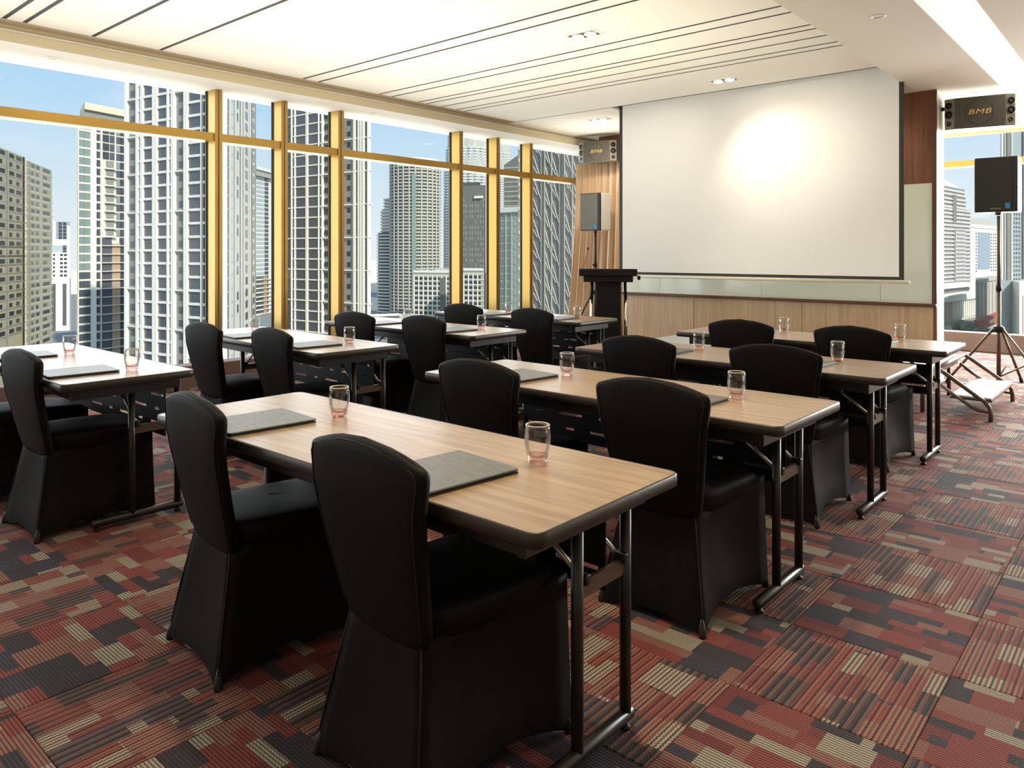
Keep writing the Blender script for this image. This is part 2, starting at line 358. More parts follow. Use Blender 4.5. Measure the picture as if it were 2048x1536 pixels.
# ------------------------------------------------------------------ tables
def rrect(hx0, hx1, hy0, hy1, r, n=5):
    pts = []
    for cx, cy, a0 in ((hx1-r, hy0+r, -PI/2), (hx1-r, hy1-r, 0), (hx0+r, hy1-r, PI/2), (hx0+r, hy0+r, PI)):
        for k in range(n+1): pts.append((cx+r*math.cos(a0+k*PI/2/n), cy+r*math.sin(a0+k*PI/2/n)))
    return pts
TD, TZ = .612, .742
def make_table():
    t = thing('folding_table', '', 'table')
    p = rrect(-.893, .893, .007, TD-.007, .028)
    obj('tabletop', loft([[(x, y, TZ-.032) for x, y in p], [(x, y, TZ) for x, y in p]]), M['top'], t)
    rings = []
    for off, z in ((0, -.036), (.0065, -.031), (.008, -.018), (.0065, -.004), (.0045, -.0002), (0, .0006)):
        q = rrect(-.893-off, .893+off, .007-off, TD-.007+off, .028+off); rings.append([(x, y, TZ+z) for x, y in q])
    obj('edge_band', loft(rings, cap0=True, cap1=False), M['band'], t, smooth=True)
    for y in (.075, .56): obj('apron_rail', B(-.80, .80, y-.012, y+.012, .655, .706), M['black'], t, bevel=.003)
    for x in (-.80, .80): obj('end_rail', B(x-.012, x+.012, .065, .572, .650, .706), M['black'], t, bevel=.003)
    for s in (-1, 1):
        x = s*.735
        for y in (.365, .592): obj('leg', T([(x, y, .03), (x, y, .70)], .0165, 12), M['black'], t, smooth=True)
        obj('foot_bar', T([(x, .18, .036), (x, .186, .036), (x, .612, .036), (x, .618, .036)], [.015, .019, .019, .015], 12), M['black'], t, smooth=True)
        obj('crossbar', B(x-.006, x+.006, .375, .585, .435, .478), M['bronze'], t)
        for y in (.39, .57):
            obj('brace', T([(x-s*.01, y, .485), (x-s*.16, y, .595)], .0075, 8), M['strut'], t, smooth=True)
            obj('brace_sleeve', T([(x-s*.15, y, .588), (x-s*.29, y, .69)], .010, 8), M['black'], t, smooth=True)
            obj('hinge', B(x-.02, x+.02, y-.010, y+.010, .468, .498), M['black'], t, bevel=.004)
        for y in (.205, .59): obj('glide', lathe(bmesh.new(), [(.016, 0), (.017, .006), (.010, .010), (.008, .022)], 12, (x, y, 0)), M['black2'], t, smooth=True)
    # modesty panel with real slots
    xs = [-.70]; rows = []
    for cx in [-.60+.2*k for k in range(7)]: xs += [cx-.075, cx-.025, cx+.025, cx+.075]
    xs = sorted(xs+[.70]); zs = [.385, .437, .449, .511, .523, .585, .597, .68]
    bm = bmesh.new(); V = [[bm.verts.new((x, .545, z)) for x in xs] for z in zs]
    for r in range(len(zs)-1):
        for k in range(len(xs)-1):
            hole = False
            if r in (1, 3, 5):
                m_ = (k-1) % 4; cell = (k-1)//4
                odd = (cell+r//2) % 2
                if k > 0 and k < len(xs)-2: hole = (m_ in (0, 1, 2)) if not odd else (m_ == 1)
            if not hole: bm.faces.new((V[r][k], V[r][k+1], V[r+1][k+1], V[r+1][k]))
    o = obj('modesty_panel', bm, M['black2'], t); sd = o.modifiers.new('s', 'SOLIDIFY'); sd.thickness = .003
    return t
ROW = ['nearest', 'second', 'third', 'farthest']
TAB = {('R', 0): (-.984, 1.204, 0), ('R', 1): (-.982, 2.494, -.4), ('R', 2): (-1.0, 3.781, 0), ('R', 3): (-1.001, 5.065, .3),
       ('L', 0): (-3.696, 1.197, 0), ('L', 1): (-3.734, 2.551, -2.4), ('L', 2): (-3.704, 3.815, 0), ('L', 3): (-3.754, 5.151, 0)}
COLN = {'R': 'right-hand', 'L': 'window-side'}
proto = make_table(); km = kidmap(proto)
for n, ((cl, i), (xr, y, a)) in enumerate(TAB.items()):
    t = proto if n == 0 else copy_tree(proto, km)
    a = math.radians(a); t.location = (xr-.9*math.cos(a), y-.9*math.sin(a), 0); t.rotation_euler = (0, 0, a)
    tag(t, f"{ROW[i]} oak-topped folding table of the {COLN[cl]} column", 'table', 'folding tables set classroom style')
# ------------------------------------------------------------------ chairs
def make_chair():
    t = thing('banquet_chair', '', 'chair')
    def se(k, n, e=.45):
        a = 2*PI*k/n; c, s = math.cos(a), math.sin(a)
        return math.copysign(abs(c)**e, c), math.copysign(abs(s)**e, s)
    # back: padded shield, narrower at the waist, arched top
    n = 36; rings = []
    def lean(z): return .075*max(0, (.72-z)/.335)**1.1
    def hw(z):
        q = (z-.39)/.44
        return .164+.076*min(1, max(0, q))**.85
    lv = [(.368, .84, .8, 0), (.378, .93, 1, 0), (.395, .985, 1, .02), (.42, 1, 1, .05), (.50, 1, 1, .15), (.58, 1, 1, .3), (.66, 1, 1, .5), (.73, 1, 1, .7), (.78, 1, 1, .85), (.804, .998, 1, .95), (.820, .988, .95, 1), (.829, .965, .78, 1.0), (.8345, .935, .45, 1.0), (.836, .91, .12, 1.0)]
    for z, sw, st, ar in lv:
        w = hw(z)*sw; th = .023*st
        yc = lean(z)
        r = []
        for k in range(n):
            cx, cy = se(k, n)
            x = w*cx; rr = (x/max(w, .001))
            r.append((x, yc+th*cy+.012*(x/.235)**2, z+.040*ar*(1-rr*rr)))
        rings.append(r)
    obj('back_cover', loft(rings), M['fabric'], t, smooth=True)
    # seam piping along the rear edge of the back
    pts = []
    for s in [k/24*2-1 for k in range(25)]:
        pass
    outl = [(-hw(z), z) for z in (.40, .42, .5, .58, .66, .73, .78)]+[(-.238, .812), (-.224, .834), (-.15, .856), (-.075, .869), (0, .8735), (.075, .869), (.15, .856), (.224, .834), (.238, .812)]+[(hw(z), z) for z in (.78, .73, .66, .58, .5, .42, .40)]
    obj('piping', T([(x*.93, lean(z)-.0180+.012*(x*.93/.235)**2, z-(.006 if z > .80 else 0)) for x, z in outl], .0022, 6), M['fabric_seam'], t, smooth=True)
    # seat pad
    rings = []
    for z, f in ((.385, .86), (.41, .93), (.445, .985), (.462, .985), (.472, .94), (.477, .85), (.480, .6), (.4805, .2)):
        r = []
        for k in range(n):
            cx, cy = se(k, n, .42); yy = .30+.245*f*cy
            r.append(((.212-.022*(1-(yy-.06)/.48))*f*cx, yy, z-.012*(cy*.5+.5)**2))
        rings.append(r)
    obj('seat_cover', loft(rings), M['fabric'], t, smooth=True)
    # skirt: stretched down to four feet, sides pulled inwards, hem arched
    top = [(-.150, .064), (.150, .064), (.213, .535), (-.213, .535)]; tz = [.392, .392, .447, .447]; ft = [(-.222, -.008), (.222, -.008), (.224, .548), (-.224, .548)]
    K = 10; J = 12; rings = []
    for j in range(J+1):
        tt = j/J; r = []
        cs = []
        for q in range(4):
            f = tt**(1.0 if q < 2 else 1.5)
            cs.append(Vector((top[q][0]*(1-f)+ft[q][0]*f, top[q][1]*(1-f)+ft[q][1]*f)))
        ctr = sum(cs, Vector((0, 0)))/4
        for q in range(4):
            a, b = cs[q], cs[(q+1) % 4]
            nrm = ((a+b)/2-ctr).normalized()
            for k in range(K):
                s = k/K; bow = 1-(2*s-1)**2
                pull = (.020*math.sin(PI*min(1, tt*1.15))+.040*tt)*bow**.9*(.55 if q == 0 else 1)
                p = a*(1-s)+b*s-nrm*pull
                if k == 0: p = a*.985+ctr*.015
                lift = .045*tt*bow*(.6 if q == 0 else 1)
                zt = tz[q]*(1-s)+tz[(q+1) % 4]*s; z = zt*(1-tt)+.006*tt+lift
                r.append((p.x, p.y, z))
        rings.append(r)
    obj('skirt', loft(rings, cap0=True, cap1=False), M['fabric'], t, smooth=True)
    for q, (x, y) in enumerate(ft):
        dx, dy = math.copysign(1, x), (-1 if y < .2 else 1)
        rr = []
        for z, w, o in ((0, .0125, 0), (.010, .014, 0), (.035, .011, -.006), (.060, .005, -.013)):
            rr.append([(x-dx*.012+o*dx*.5+w*math.cos(2*PI*k/10), y-dy*.012+o*dy*.5+w*math.sin(2*PI*k/10), z) for k in range(10)])
        obj('foot_pocket', loft(rr), M['fabric_foot'], t, smooth=True)
    for s in (-1, 1):
        obj('side_seam', T([(s*.148, .067, .385), (s*.166, .050, .292), (s*.183, .031, .199), (s*.204, .011, .083), (s*.215, .0, .02)], .0025, 6), M['fabric_seam'], t, smooth=True)
    return t
CH = [('R', 0, 'left', -2.385, 1.155, -6), ('R', 0, 'right', -1.495, 1.155, -3), ('R', 1, 'left', -2.242, 2.333, 0), ('R', 1, 'right', -1.425, 2.39, 0),
      ('R', 2, 'left', -2.217, 3.59, 0), ('R', 2, 'right', -1.493, 3.70, 2), ('R', 3, 'left', -2.226, 4.93, 1), ('R', 3, 'right', -1.504, 4.948, -2),
      ('L', 0, 'left', -4.86, 1.115, 0), ('L', 0, 'right', -4.115, 1.155, 2), ('L', 1, 'left', -4.813, 2.40, 0), ('L', 1, 'right', -4.15, 2.50, -2.4),
      ('L', 2, 'left', -4.807, 3.618, 3), ('L', 2, 'right', -4.13, 3.728, 0), ('L', 3, 'left', -4.838, 4.852, 2), ('L', 3, 'right', -4.005, 4.826, -3)]
proto = make_chair(); km = kidmap(proto)
for n, (cl, i, sd, x, y, a) in enumerate(CH):
    c = proto if n == 0 else copy_tree(proto, km)
    c.location = (x, y-.005, 0); c.rotation_euler = (0, 0, math.radians(a))
    tag(c, f"black stretch-covered banquet chair at the {sd} place of the {ROW[i]} {COLN[cl]} table", 'chair', 'covered banquet chairs at the tables')
# ------------------------------------------------------------------ glasses and folders
def make_glass():
    t = thing('drinking_glass', '', 'glass')
    out = [(.0255, .001), (.0275, .006), (.0310, .022), (.0345, .042), (.0368, .062), (.0368, .078), (.0352, .096), (.0335, .1065)]
    inn = [(.0312, .1065), (.0330, .094), (.0345, .076), (.0343, .060), (.0322, .042), (.0285, .024), (.020, .0185), (.004, .017)]
    obj('bowl', lathe(bmesh.new(), out[2:]+inn, 28, cap0=False), M['tumbler'], t, smooth=True)
    bs = lathe(bmesh.new(), [(.0245, .0008), (.0262, .004), (.0308, .0215), (.0285, .0238), (.0200, .0180), (.004, .0165)], 12)
    obj('base', bs, M['pink'], t)
    rp_ = []
    bm = bmesh.new(); nn = 28
    ring = [[bm.verts.new(((.0323+.0013*math.cos(b))*math.cos(a), (.0323+.0013*math.cos(b))*math.sin(a), .1068+.0013*math.sin(b))) for b in [2*PI*q/6 for q in range(6)]] for a in [2*PI*k/nn for k in range(nn)]]
    for k in range(nn):
        for q in range(6): bm.faces.new((ring[k][q], ring[(k+1) % nn][q], ring[(k+1) % nn][(q+1) % 6], ring[k][(q+1) % 6]))
    obj('rim', bm, M['rim'], t, smooth=True)
    return t
M['rim'] = mat('polished_glass_rim', (.9, .9, .9), .15, spec=1.0, Alpha=.75)
GL = [('R', 0, 'left', -2.24, 1.622), ('R', 0, 'right', -1.331, 1.63), ('R', 1, 'left', -2.182, 2.897), ('R', 1, 'right', -1.319, 2.886),
      ('R', 2, 'left', -2.169, 4.216), ('R', 2, 'right', -1.36, 4.241), ('R', 3, 'left', -2.162, 5.546), ('R', 3, 'right', -1.369, 5.533),
      ('L', 0, 'left', -4.814, 1.599), ('L', 0, 'right', -3.917, 1.585), ('L', 1, 'left', -5.29, 3.05), ('L', 1, 'right', -4.008, 2.981),
      ('L', 2, 'left', -4.858, 4.212), ('L', 2, 'right', -4.009, 4.226), ('L', 3, 'left', -4.855, 5.50), ('L', 3, 'right', -4.028, 5.50)]
proto = make_glass(); km = kidmap(proto)
for n, (cl, i, sd, x, y) in enumerate(GL):
    g = proto if n == 0 else copy_tree(proto, km)
    g.location = (x, y, TZ+.0005); g.rotation_euler = (0, 0, random.random()*6)
    tag(g, f"clear tumbler with pink base on the {sd} half of the {ROW[i]} {COLN[cl]} table", 'glass', 'tumblers on the tables')
def make_folder():
    t = thing('leather_folder', '', 'folder')
    p = rrect(-.127, .127, -.155, .155, .008, 3)
    obj('bottom_cover', loft([[(x, y, 0) for x, y in p], [(x, y, .0035) for x, y in p]]), M['folder_edge'], t)
    obj('pages', B(-.118, .122, -.147, .147, .0035, .0075), M['folder_edge'], t)
    obj('top_cover', loft([[(x, y, .0078) for x, y in p], [(x, y, .0105) for x, y in p], [(x*.985, y*.987, .0122) for x, y in p]]), M['folder'], t)
    obj('spine', T([(-.127, -.153, .006), (-.127, .153, .006)], .006, 8), M['folder_edge'], t, smooth=True)
    return t
FO = [('R', 0, 'left', -2.365, 1.375, -5), ('R', 0, 'right', -1.447, 1.382, -6), ('R', 1, 'left', -2.32, 2.69, -6), ('R', 1, 'right', -1.455, 2.675, -4),
      ('R', 2, 'left', -2.275, 3.955, -3), ('R', 2, 'right', -1.465, 3.98, -4), ('R', 3, 'left', -2.29, 5.27, -3), ('R', 3, 'right', -1.48, 5.26, -3),
      ('L', 0, 'left', -4.885, 1.375, -4), ('L', 0, 'right', -4.03, 1.375, -4), ('L', 1, 'left', -4.90, 2.78, -5), ('L', 1, 'right', -4.10, 2.755, -6),
      ('L', 2, 'left', -4.96, 4.0, -5), ('L', 2, 'right', -4.10, 4.0, -6), ('L', 3, 'left', -4.90, 5.33, -3), ('L', 3, 'right', -4.12, 5.34, -3)]
proto = make_folder(); km = kidmap(proto)
for n, (cl, i, sd, x, y, a) in enumerate(FO):
    f = proto if n == 0 else copy_tree(proto, km)
    f.location = (x, y, TZ+.001); f.rotation_euler = (0, 0, math.radians(a))
    tag(f, f"grey leather folder in front of the {sd} chair on the {ROW[i]} {COLN[cl]} table", 'folder', 'folders on the tables')
# ------------------------------------------------------------------ projection screen
sc = thing('projection_screen', 'white pull-down projection screen with black border hanging before the front wall', 'projection screen', (-3.55, 7.95, 0))
obj('screen_fabric', B(-1.575, 1.575, -.002, .0, 1.10, 3.16), M['screen'], sc)
obj('black_border', box(box(B(-1.62, -1.575, -.002, 0, 1.07, 3.16), 1.575, 1.62, -.002, 0, 1.07, 3.16), -1.575, 1.575, -.002, 0, 1.07, 1.10), M['border'], sc)
obj('bottom_bar', T([(-1.67, -.002, 1.048), (1.67, -.002, 1.048)], .017, 10), M['tube'], sc, smooth=True)
obj('roller_case', B(-1.60, 1.60, -.04, .05, 3.17, 3.27), M['white'], sc)
# ------------------------------------------------------------------ curtain and pelmet in the corner
bm = bmesh.new(); nx, nzv = 150, 9; V = []
for j in range(nzv):
    q = j/(nzv-1); z = 2.74*(1-q)+.02*q; row = []
    for i in range(nx):
        s = i/(nx-1); x = (-7.13-.20*q**1.5)*(1-s)+(-5.6)*s
        ph = s*2*PI*13+.6*math.sin(s*9)
        row.append(bm.verts.new((x, 9.70+.065*(math.sin(ph)+.35*math.sin(2.1*ph+1+q))*(.7+.5*q), z)))
    V.append(row)
for j in range(nzv-1):
    for i in range(nx-1): bm.faces.new((V[j][i], V[j+1][i], V[j+1][i+1], V[j][i+1]))
cu = obj('curtain', bm, M['curtain'], smooth=True); tag(cu, 'tan pleated floor-length curtain in the corner beside the projection screen', 'curtain')
sd = cu.modifiers.new('s', 'SOLIDIFY'); sd.thickness = .004
struct('trim_6', B(-6.62, -5.6, 9.60, 9.64, 2.72, 3.12), M['wood_dark'], 'dark veneer pelmet over the corner curtain')
# ------------------------------------------------------------------ loudspeakers
def karaoke_speaker(loc, rz, label, cat, tilt=0):
    t = thing('wall_loudspeaker', label, cat, loc, rz)
    t.rotation_euler = (tilt, 0, rz)
    p = [(-.285, .22), (-.30, .02), (-.215, -.03), (.215, -.03), (.30, .02), (.285, .22)]
    obj('cabinet', loft([[(x, y, -.155) for x, y in p], [(x, y, .155) for x, y in p]]), M['bmb2'], t, bevel=.006)
    gp = [(-.205, -.030), (-.16, -.040), (0, -.046), (.16, -.040), (.205, -.030)]
    obj('grille', loft([[(x, y, -.143) for x, y in gp]+[(x, -.028, -.143) for x, y in gp[::-1]], [(x, y, .143) for x, y in gp]+[(x, -.028, .143) for x, y in gp[::-1]]]), M['bmb'], t)
    bm = bmesh.new()
    for k in range(40):
        a, b = 2*PI*k/40, 2*PI*(k+1)/40
        q = [bm.verts.new((r*math.cos(w), -.047, r*math.sin(w))) for r, w in ((.118, a), (.122, a), (.122, b), (.118, b))]; bm.faces.new(q)
    obj('woofer_ring', bm, M['cone'], t)
    for s in (-1, 1):
        n = Vector((s*.05, -.085, 0)).normalized(); e = Vector((.085*1, s*.05, 0)).normalized()
        m_ = Matrix.Translation(Vector((s*.2575, -.0075, 0))) @ Matrix(((e.x, -n.x, 0, 0), (e.y, -n.y, 0, 0), (0, 0, 1, 0), (0, 0, 0, 1)))
        obj('baffle', box(bmesh.new(), -.046, .046, -.006, .002, -.148, .148, m_), M['baffle'], t)
        for zc, r in ((.085, .040), (-.005, .044)):
            rg = lathe(bmesh.new(), [(r, 0), (r, .008), (r*.86, .010), (r*.8, .004)], 20, cap1=False)
            bmesh.ops.transform(rg, matrix=m_ @ Matrix.Translation((0, -.006, zc)) @ Matrix.Rotation(PI/2, 4, 'X'), verts=rg.verts)
            w = obj('tweeter', rg, M['ringm'], t, smooth=True)
            cn = lathe(bmesh.new(), [(r*.84, .003), (r*.5, .0015), (r*.3, .006), (r*.05, .009)], 20)
            bmesh.ops.transform(cn, matrix=m_ @ Matrix.Translation((0, -.006, zc)) @ Matrix.Rotation(PI/2, 4, 'X'), verts=cn.verts)
            obj('tweeter_cone', cn, M['cone'], w, smooth=True)
        pt = lathe(bmesh.new(), [(.026, 0), (.026, .004), (.020, .006), (.019, .001)], 18)
        bmesh.ops.transform(pt, matrix=m_ @ Matrix.Translation((0, -.006, -.098)) @ Matrix.Rotation(PI/2, 4, 'X'), verts=pt.verts)
        obj('port', pt, M['cone'], t, smooth=True)
    cu_ = bpy.data.curves.new('logo', 'FONT'); cu_.body = 'BMB'; cu_.size = .068; cu_.extrude = .002; cu_.shear = .25; cu_.offset = .0; cu_.align_x = 'CENTER'; cu_.align_y = 'CENTER'; cu_.space_character = 1.08
    cu_.materials.append(M['goldtxt']); o = bpy.data.objects.new('logo', cu_); C.objects.link(o); o.parent = t; o.location = (0, -.049, 0); o.rotation_euler = (PI/2, 0, 0); o.scale = (1.45, 1, 1)
    me = bpy.data.meshes.new_from_object(o.evaluated_get(bpy.context.evaluated_depsgraph_get())); o2 = bpy.data.objects.new('logo', me); C.objects.link(o2); o2.parent = t; o2.location = o.location; o2.rotation_euler = o.rotation_euler; o2.scale = o.scale; bpy.data.objects.remove(o); o2['label'] = 'gold lettering BMB'
    return t
M['bmb2'] = mat('cabinet_olive_grey', (.12, .11, .085), .45)
t = karaoke_speaker((-1.43, 8.70, 2.735), math.radians(9), 'wide wall loudspeaker with gold lettering above the right-hand stand', 'loudspeaker', .05)
obj('bracket', B(-.345, -.25, .10, .15, .05, .09), M['black'], t)
t = karaoke_speaker((-6.44, 9.30, 2.85), math.radians(11), 'wide wall loudspeaker with gold lettering above the corner curtain', 'loudspeaker', .06)
obj('bracket', B(-.03, .03, .20, .31, -.04, .04), M['black'], t)
def pa_speaker(loc, front, side, w, d, h, label):
    t = thing('stand_loudspeaker', label, 'loudspeaker', loc)
    obj('cabinet', B(-w/2, w/2, -d/2+.03, d/2, 0, h), side, t, bevel=.012)
    obj('front_frame', B(-w/2-.002, w/2+.002, -d/2, -d/2+.035, -.002, h+.002), M['speaker'], t, bevel=.012)
    obj('grille', B(-w/2+.012, w/2-.04, -d/2-.006, -d/2, .012, h-.012), front, t, bevel=.003)
    obj('badge', B(-.045, .045, -d/2-.009, -d/2-.006, .022, .04), M['ringm'], t)
    obj('badge', B(w/2-.10, w/2-.06, -d/2-.009, -d/2-.006, .03, .085), M['blue'], t)
    obj('pole_cup', T([(0, 0, -.03), (0, 0, .0)], .026, 12), M['black'], t, smooth=True)
    return t
def tripod(loc, H, hub, feet, label, col):
    t = thing('speaker_stand', label, 'speaker stand', loc)
    obj('pole', T([(0, 0, .04), (0, 0, hub+.42)], .019, 12), col, t, smooth=True)
    obj('upper_pole', T([(0, 0, hub+.40), (0, 0, H-.032)], .0165, 12), col, t, smooth=True)
    obj('collar', T([(0, 0, hub+.38), (0, 0, hub+.44)], .025, 12), M['black2'], t, smooth=True)
    obj('hub', lathe(bmesh.new(), [(.03, -.03), (.05, -.02), (.05, .02), (.028, .035)], 14, (0, 0, hub)), M['black2'], t, smooth=True)
    k = obj('knob', T([(0, -.02, hub+.41), (0, -.06, hub+.41)], [.007, .014], 8), M['black2'], t, smooth=True)
    for a, r in feet:
        a = math.radians(a); c, s = math.cos(a), math.sin(a)
        lg = obj('leg', T([(.045*c, .045*s, hub), (r*c, r*s, .02)], .0135, 10), col, t, smooth=True)
        obj('rubber_foot', T([(r*.96*c, r*.96*s, .04), (r*1.01*c, r*1.01*s, .0)], .018, 10), M['black2'], lg, smooth=True)
        obj('brace', T([(.018*c, .018*s, .11), (r*.55*c, r*.55*s, .02+(hub-.02)*(.45))], .007, 8), col, t, smooth=True)
    return t
tripod((-6.44, 9.25, 0), 1.665, .75, ((200, .42), (320, .42), (80, .42)), 'black tripod stand behind the lectern in front of the curtain', M['black'])
pa_speaker((-6.44, 9.25, 1.665), M['grille_grey'], M['speaker_white'], .36, .28, .55, 'small loudspeaker with grey grille on the stand behind the lectern')
tripod((-1.28, 8.80, 0), 1.735, .575, ((184, .45), (-30, .55), (75, .5)), 'dark tripod stand by the right-hand window beside the stage steps', M['bronze'])
pa_speaker((-1.285, 8.80, 1.735), M['speaker'], M['speaker_white'], .36, .28, .535, 'black loudspeaker on the stand before the right-hand window')
o = obj('cable', T([(-6.52, 9.18, 1.40), (-6.53, 9.16, 1.3), (-6.56, 9.14, 1.15), (-6.59, 9.14, .95)], .004, 6), M['black']); tag(o, 'thin black cable hanging beside the pole behind the lectern', 'cable')
o2 = obj('cable_plug', T([(-6.52, 9.17, 1.42), (-6.52, 9.17, 1.38)], .014, 8), M['black'], o)
# ------------------------------------------------------------------ lectern
lc = thing('lectern', 'black lectern with slab top and chrome posts at the front of the room', 'lectern', (-4.77, 7.1, 0), math.radians(31))
mt = Matrix.Translation((0, .13, 1.105)) @ Matrix.Rotation(-.05, 4, 'X')
obj('reading_board', box(bmesh.new(), -.325, .325, -.16, .22, -.03, .03, mt), M['black2'], lc, bevel=.006)
obj('board_lip', B(-.325, .325, -.045, -.02, 1.072, 1.155), M['black2'], lc, bevel=.008)
obj('under_shelf', B(-.275, .275, -.02, .32, 1.005, 1.072), M['black2'], lc, bevel=.006)
obj('column', B(-.14, .14, .05, .28, .04, 1.005), M['black2'], lc, bevel=.006)
obj('base_plate', B(-.28, .28, -.02, .38, 0, .04), M['black2'], lc, bevel=.01)
for s in (-1, 1):
    obj('post', T([(s*.192, .10, .30), (s*.192, .10, .80)], .020, 14), M['chrome'], lc, smooth=True)
    obj('post_sleeve', T([(s*.192, .10, .80), (s*.186, .10, 1.005)], .018, 14), M['black2'], lc, smooth=True)
    obj('post_sleeve', T([(s*.192, .10, .04), (s*.192, .10, .30)], .021, 14), M['black2'], lc, smooth=True)
obj('board_end', B(.325, .36, .02, .20, 1.03, 1.075), M['black2'], lc, bevel=.01)
# ------------------------------------------------------------------ stage and steps
sg = thing('stage_platform', 'low pale grey portable stage behind the farthest right-hand table', 'stage', (-2.9, 7.5, 0))
obj('deck', B(-1.44, 1.40, -.55, .55, .35, .38), M['stage'], sg, bevel=.004)
obj('deck_edge', B(-1.445, 1.405, -.555, .555, .30, .35), M['bronze'], sg)
for x in (-1.38, 0, 1.34):
    for y in (-.5, .5): obj('leg', T([(x, y, 0), (x, y, .31)], .017, 10), M['bronze'], sg, smooth=True)
st = thing('stage_steps', 'portable stage step with pale tread and bent bronze tube frame', 'steps', (-1.2, 7.5, 0))
obj('tread', B(-.15, .135, -.52, .53, .165, .18), M['stage'], st, bevel=.003)
obj('tread_edge', B(-.155, .14, -.527, .537, .148, .165), M['bronze'], st)
for y in (-.545, .545):
    obj('stringer', T([(-.24, y, .385), (-.18, y, .345), (.05, y, .18), (.09, y, .155), (.125, y, .11), (.135, y, .06), (.135, y, 0)], .0165, 10), M['bronze'], st, smooth=True)
    obj('lower_tube', T([(-.24, y, .265), (.0, y, .10), (.05, y, .078), (.13, y, .072)], .013, 10), M['bronze'], st, smooth=True)
obj('rear_tube', T([(-.27, .50, .31), (-.12, .50, .19)], .012, 10), M['bronze'], st, smooth=True)
obj('hook_bar', T([(-.24, -.545, .385), (-.24, .545, .385)], .014, 10), M['bronze'], st, smooth=True)
# ------------------------------------------------------------------ ceiling fittings
def downlight(x, y, z, label, power=18, spread=1.9):
    t = thing('downlight', label, 'ceiling light', (x, y, z))
    obj('ring', lathe(bmesh.new(), [(.036, .001), (.036, -.004), (.050, -.004), (.052, .0), (.046, .004)], 24, cap0=False, cap1=False), M['white'], t, smooth=True)
    obj('lens', lathe(bmesh.new(), [(.036, .0005), (.036, .012)], 24), M['downlight'], t)
    lamp('SPOT', 'down_spot', (x, y, z-.012), power, WARM, rot=(0, 0, 0), spot_size=spread, spot_blend=.9, shadow_soft_size=.05)
    return t
downlight(-7.13, 2.239, ZS, 'round downlight in the left soffit above the nearest window bay')
downlight(-7.13, 5.63, ZS, 'round downlight in the left soffit above the middle window bay')
downlight(-1.536, 5.65, ZS, 'round downlight in the right-hand soffit before the light trough')
downlight(-1.50, 9.007, ZS, 'round downlight in the right-hand soffit above the wall loudspeaker')
downlight(-4.10, 6.45, ZC, 'small round downlight between ceiling slots near the screen', 10)
def twin_spot(x, y, rz, label, aims):
    t = thing('twin_spotlight', label, 'ceiling light', (x, y, ZC), rz)
    bm = bmesh.new()
    for a in ((-.15, -.125, -.085, .085), (.125, .15, -.085, .085), (-.125, .125, -.085, -.068), (-.125, .125, .068, .085)): box(bm, *a, -.006, .0)
    obj('frame', bm, M['white'], t)
    obj('recess', B(-.125, .125, -.068, .068, -.0045, -.0015), M['slot'], t)
    for s, am in zip((-1, 1), aims):
        obj('lamp_head', lathe(bmesh.new(), [(.046, -.003), (.050, -.012), (.044, -.016), (.03, -.014)], 20, (s*.062, 0, 0)), M['downlight'], t, smooth=True)
        if am: lamp('SPOT', 'spot_lamp', (x+s*.06, y, ZC-.03), am[1], (1, .90, .72), aim=am[0], spot_size=am[2], spot_blend=1.0, shadow_soft_size=.06)
    return t
twin_spot(-3.612, 5.025, math.radians(0), 'recessed twin spotlight in the ceiling above the farthest tables', (((-4.55, 7.95, 2.35), 110, .62), ((-3.0, 7.95, 2.5), 125, .66)))
twin_spot(-3.473, 7.30, math.radians(0), 'recessed twin spotlight in the ceiling close to the screen', (((-2.6, 7.95, 1.0), 75, 2.0), None))
twin_spot(-5.75, 8.35, math.radians(0), 'recessed twin spotlight in the ceiling left of the screen', (((-6.4, 9.7, 1.8), 90, 1.4), None))
lamp('SPOT', 'down_spot', (-1.45, 2.0, ZS-.02), 150, (1, .84, .58), rot=(0, 0, 0), spot_size=1.5, spot_blend=.9, shadow_soft_size=.06)  # added spot without a fitting, brightens the nearest right-hand table end
for x, y, w_ in ((-2.2, 2.0, 12), (-4.2, 2.0, 16), (-2.2, -.6, 20), (-4.2, -.6, 22), (-4.2, 4.0, 14), (-2.2, 4.0, 8), (-4.75, 8.28, 75), (-3.3, 8.28, 62), (-2.3, 8.28, 24)):  # last three are added out of sight behind the screen to brighten the wall
    lamp('SPOT', 'down_spot', (x, y, ZC-.02), w_, (1, .88, .66), rot=(0, 0, 0), spot_size=1.7, spot_blend=.9, shadow_soft_size=.06)
for x, y in ((.6, .2), (.8, 3.2), (.8, 6.2)):
    lamp('SPOT', 'down_spot', (x, y, ZS-.02), 20, (1, .84, .58), rot=(0, 0, 0), spot_size=2.0, spot_blend=.9, shadow_soft_size=.06)
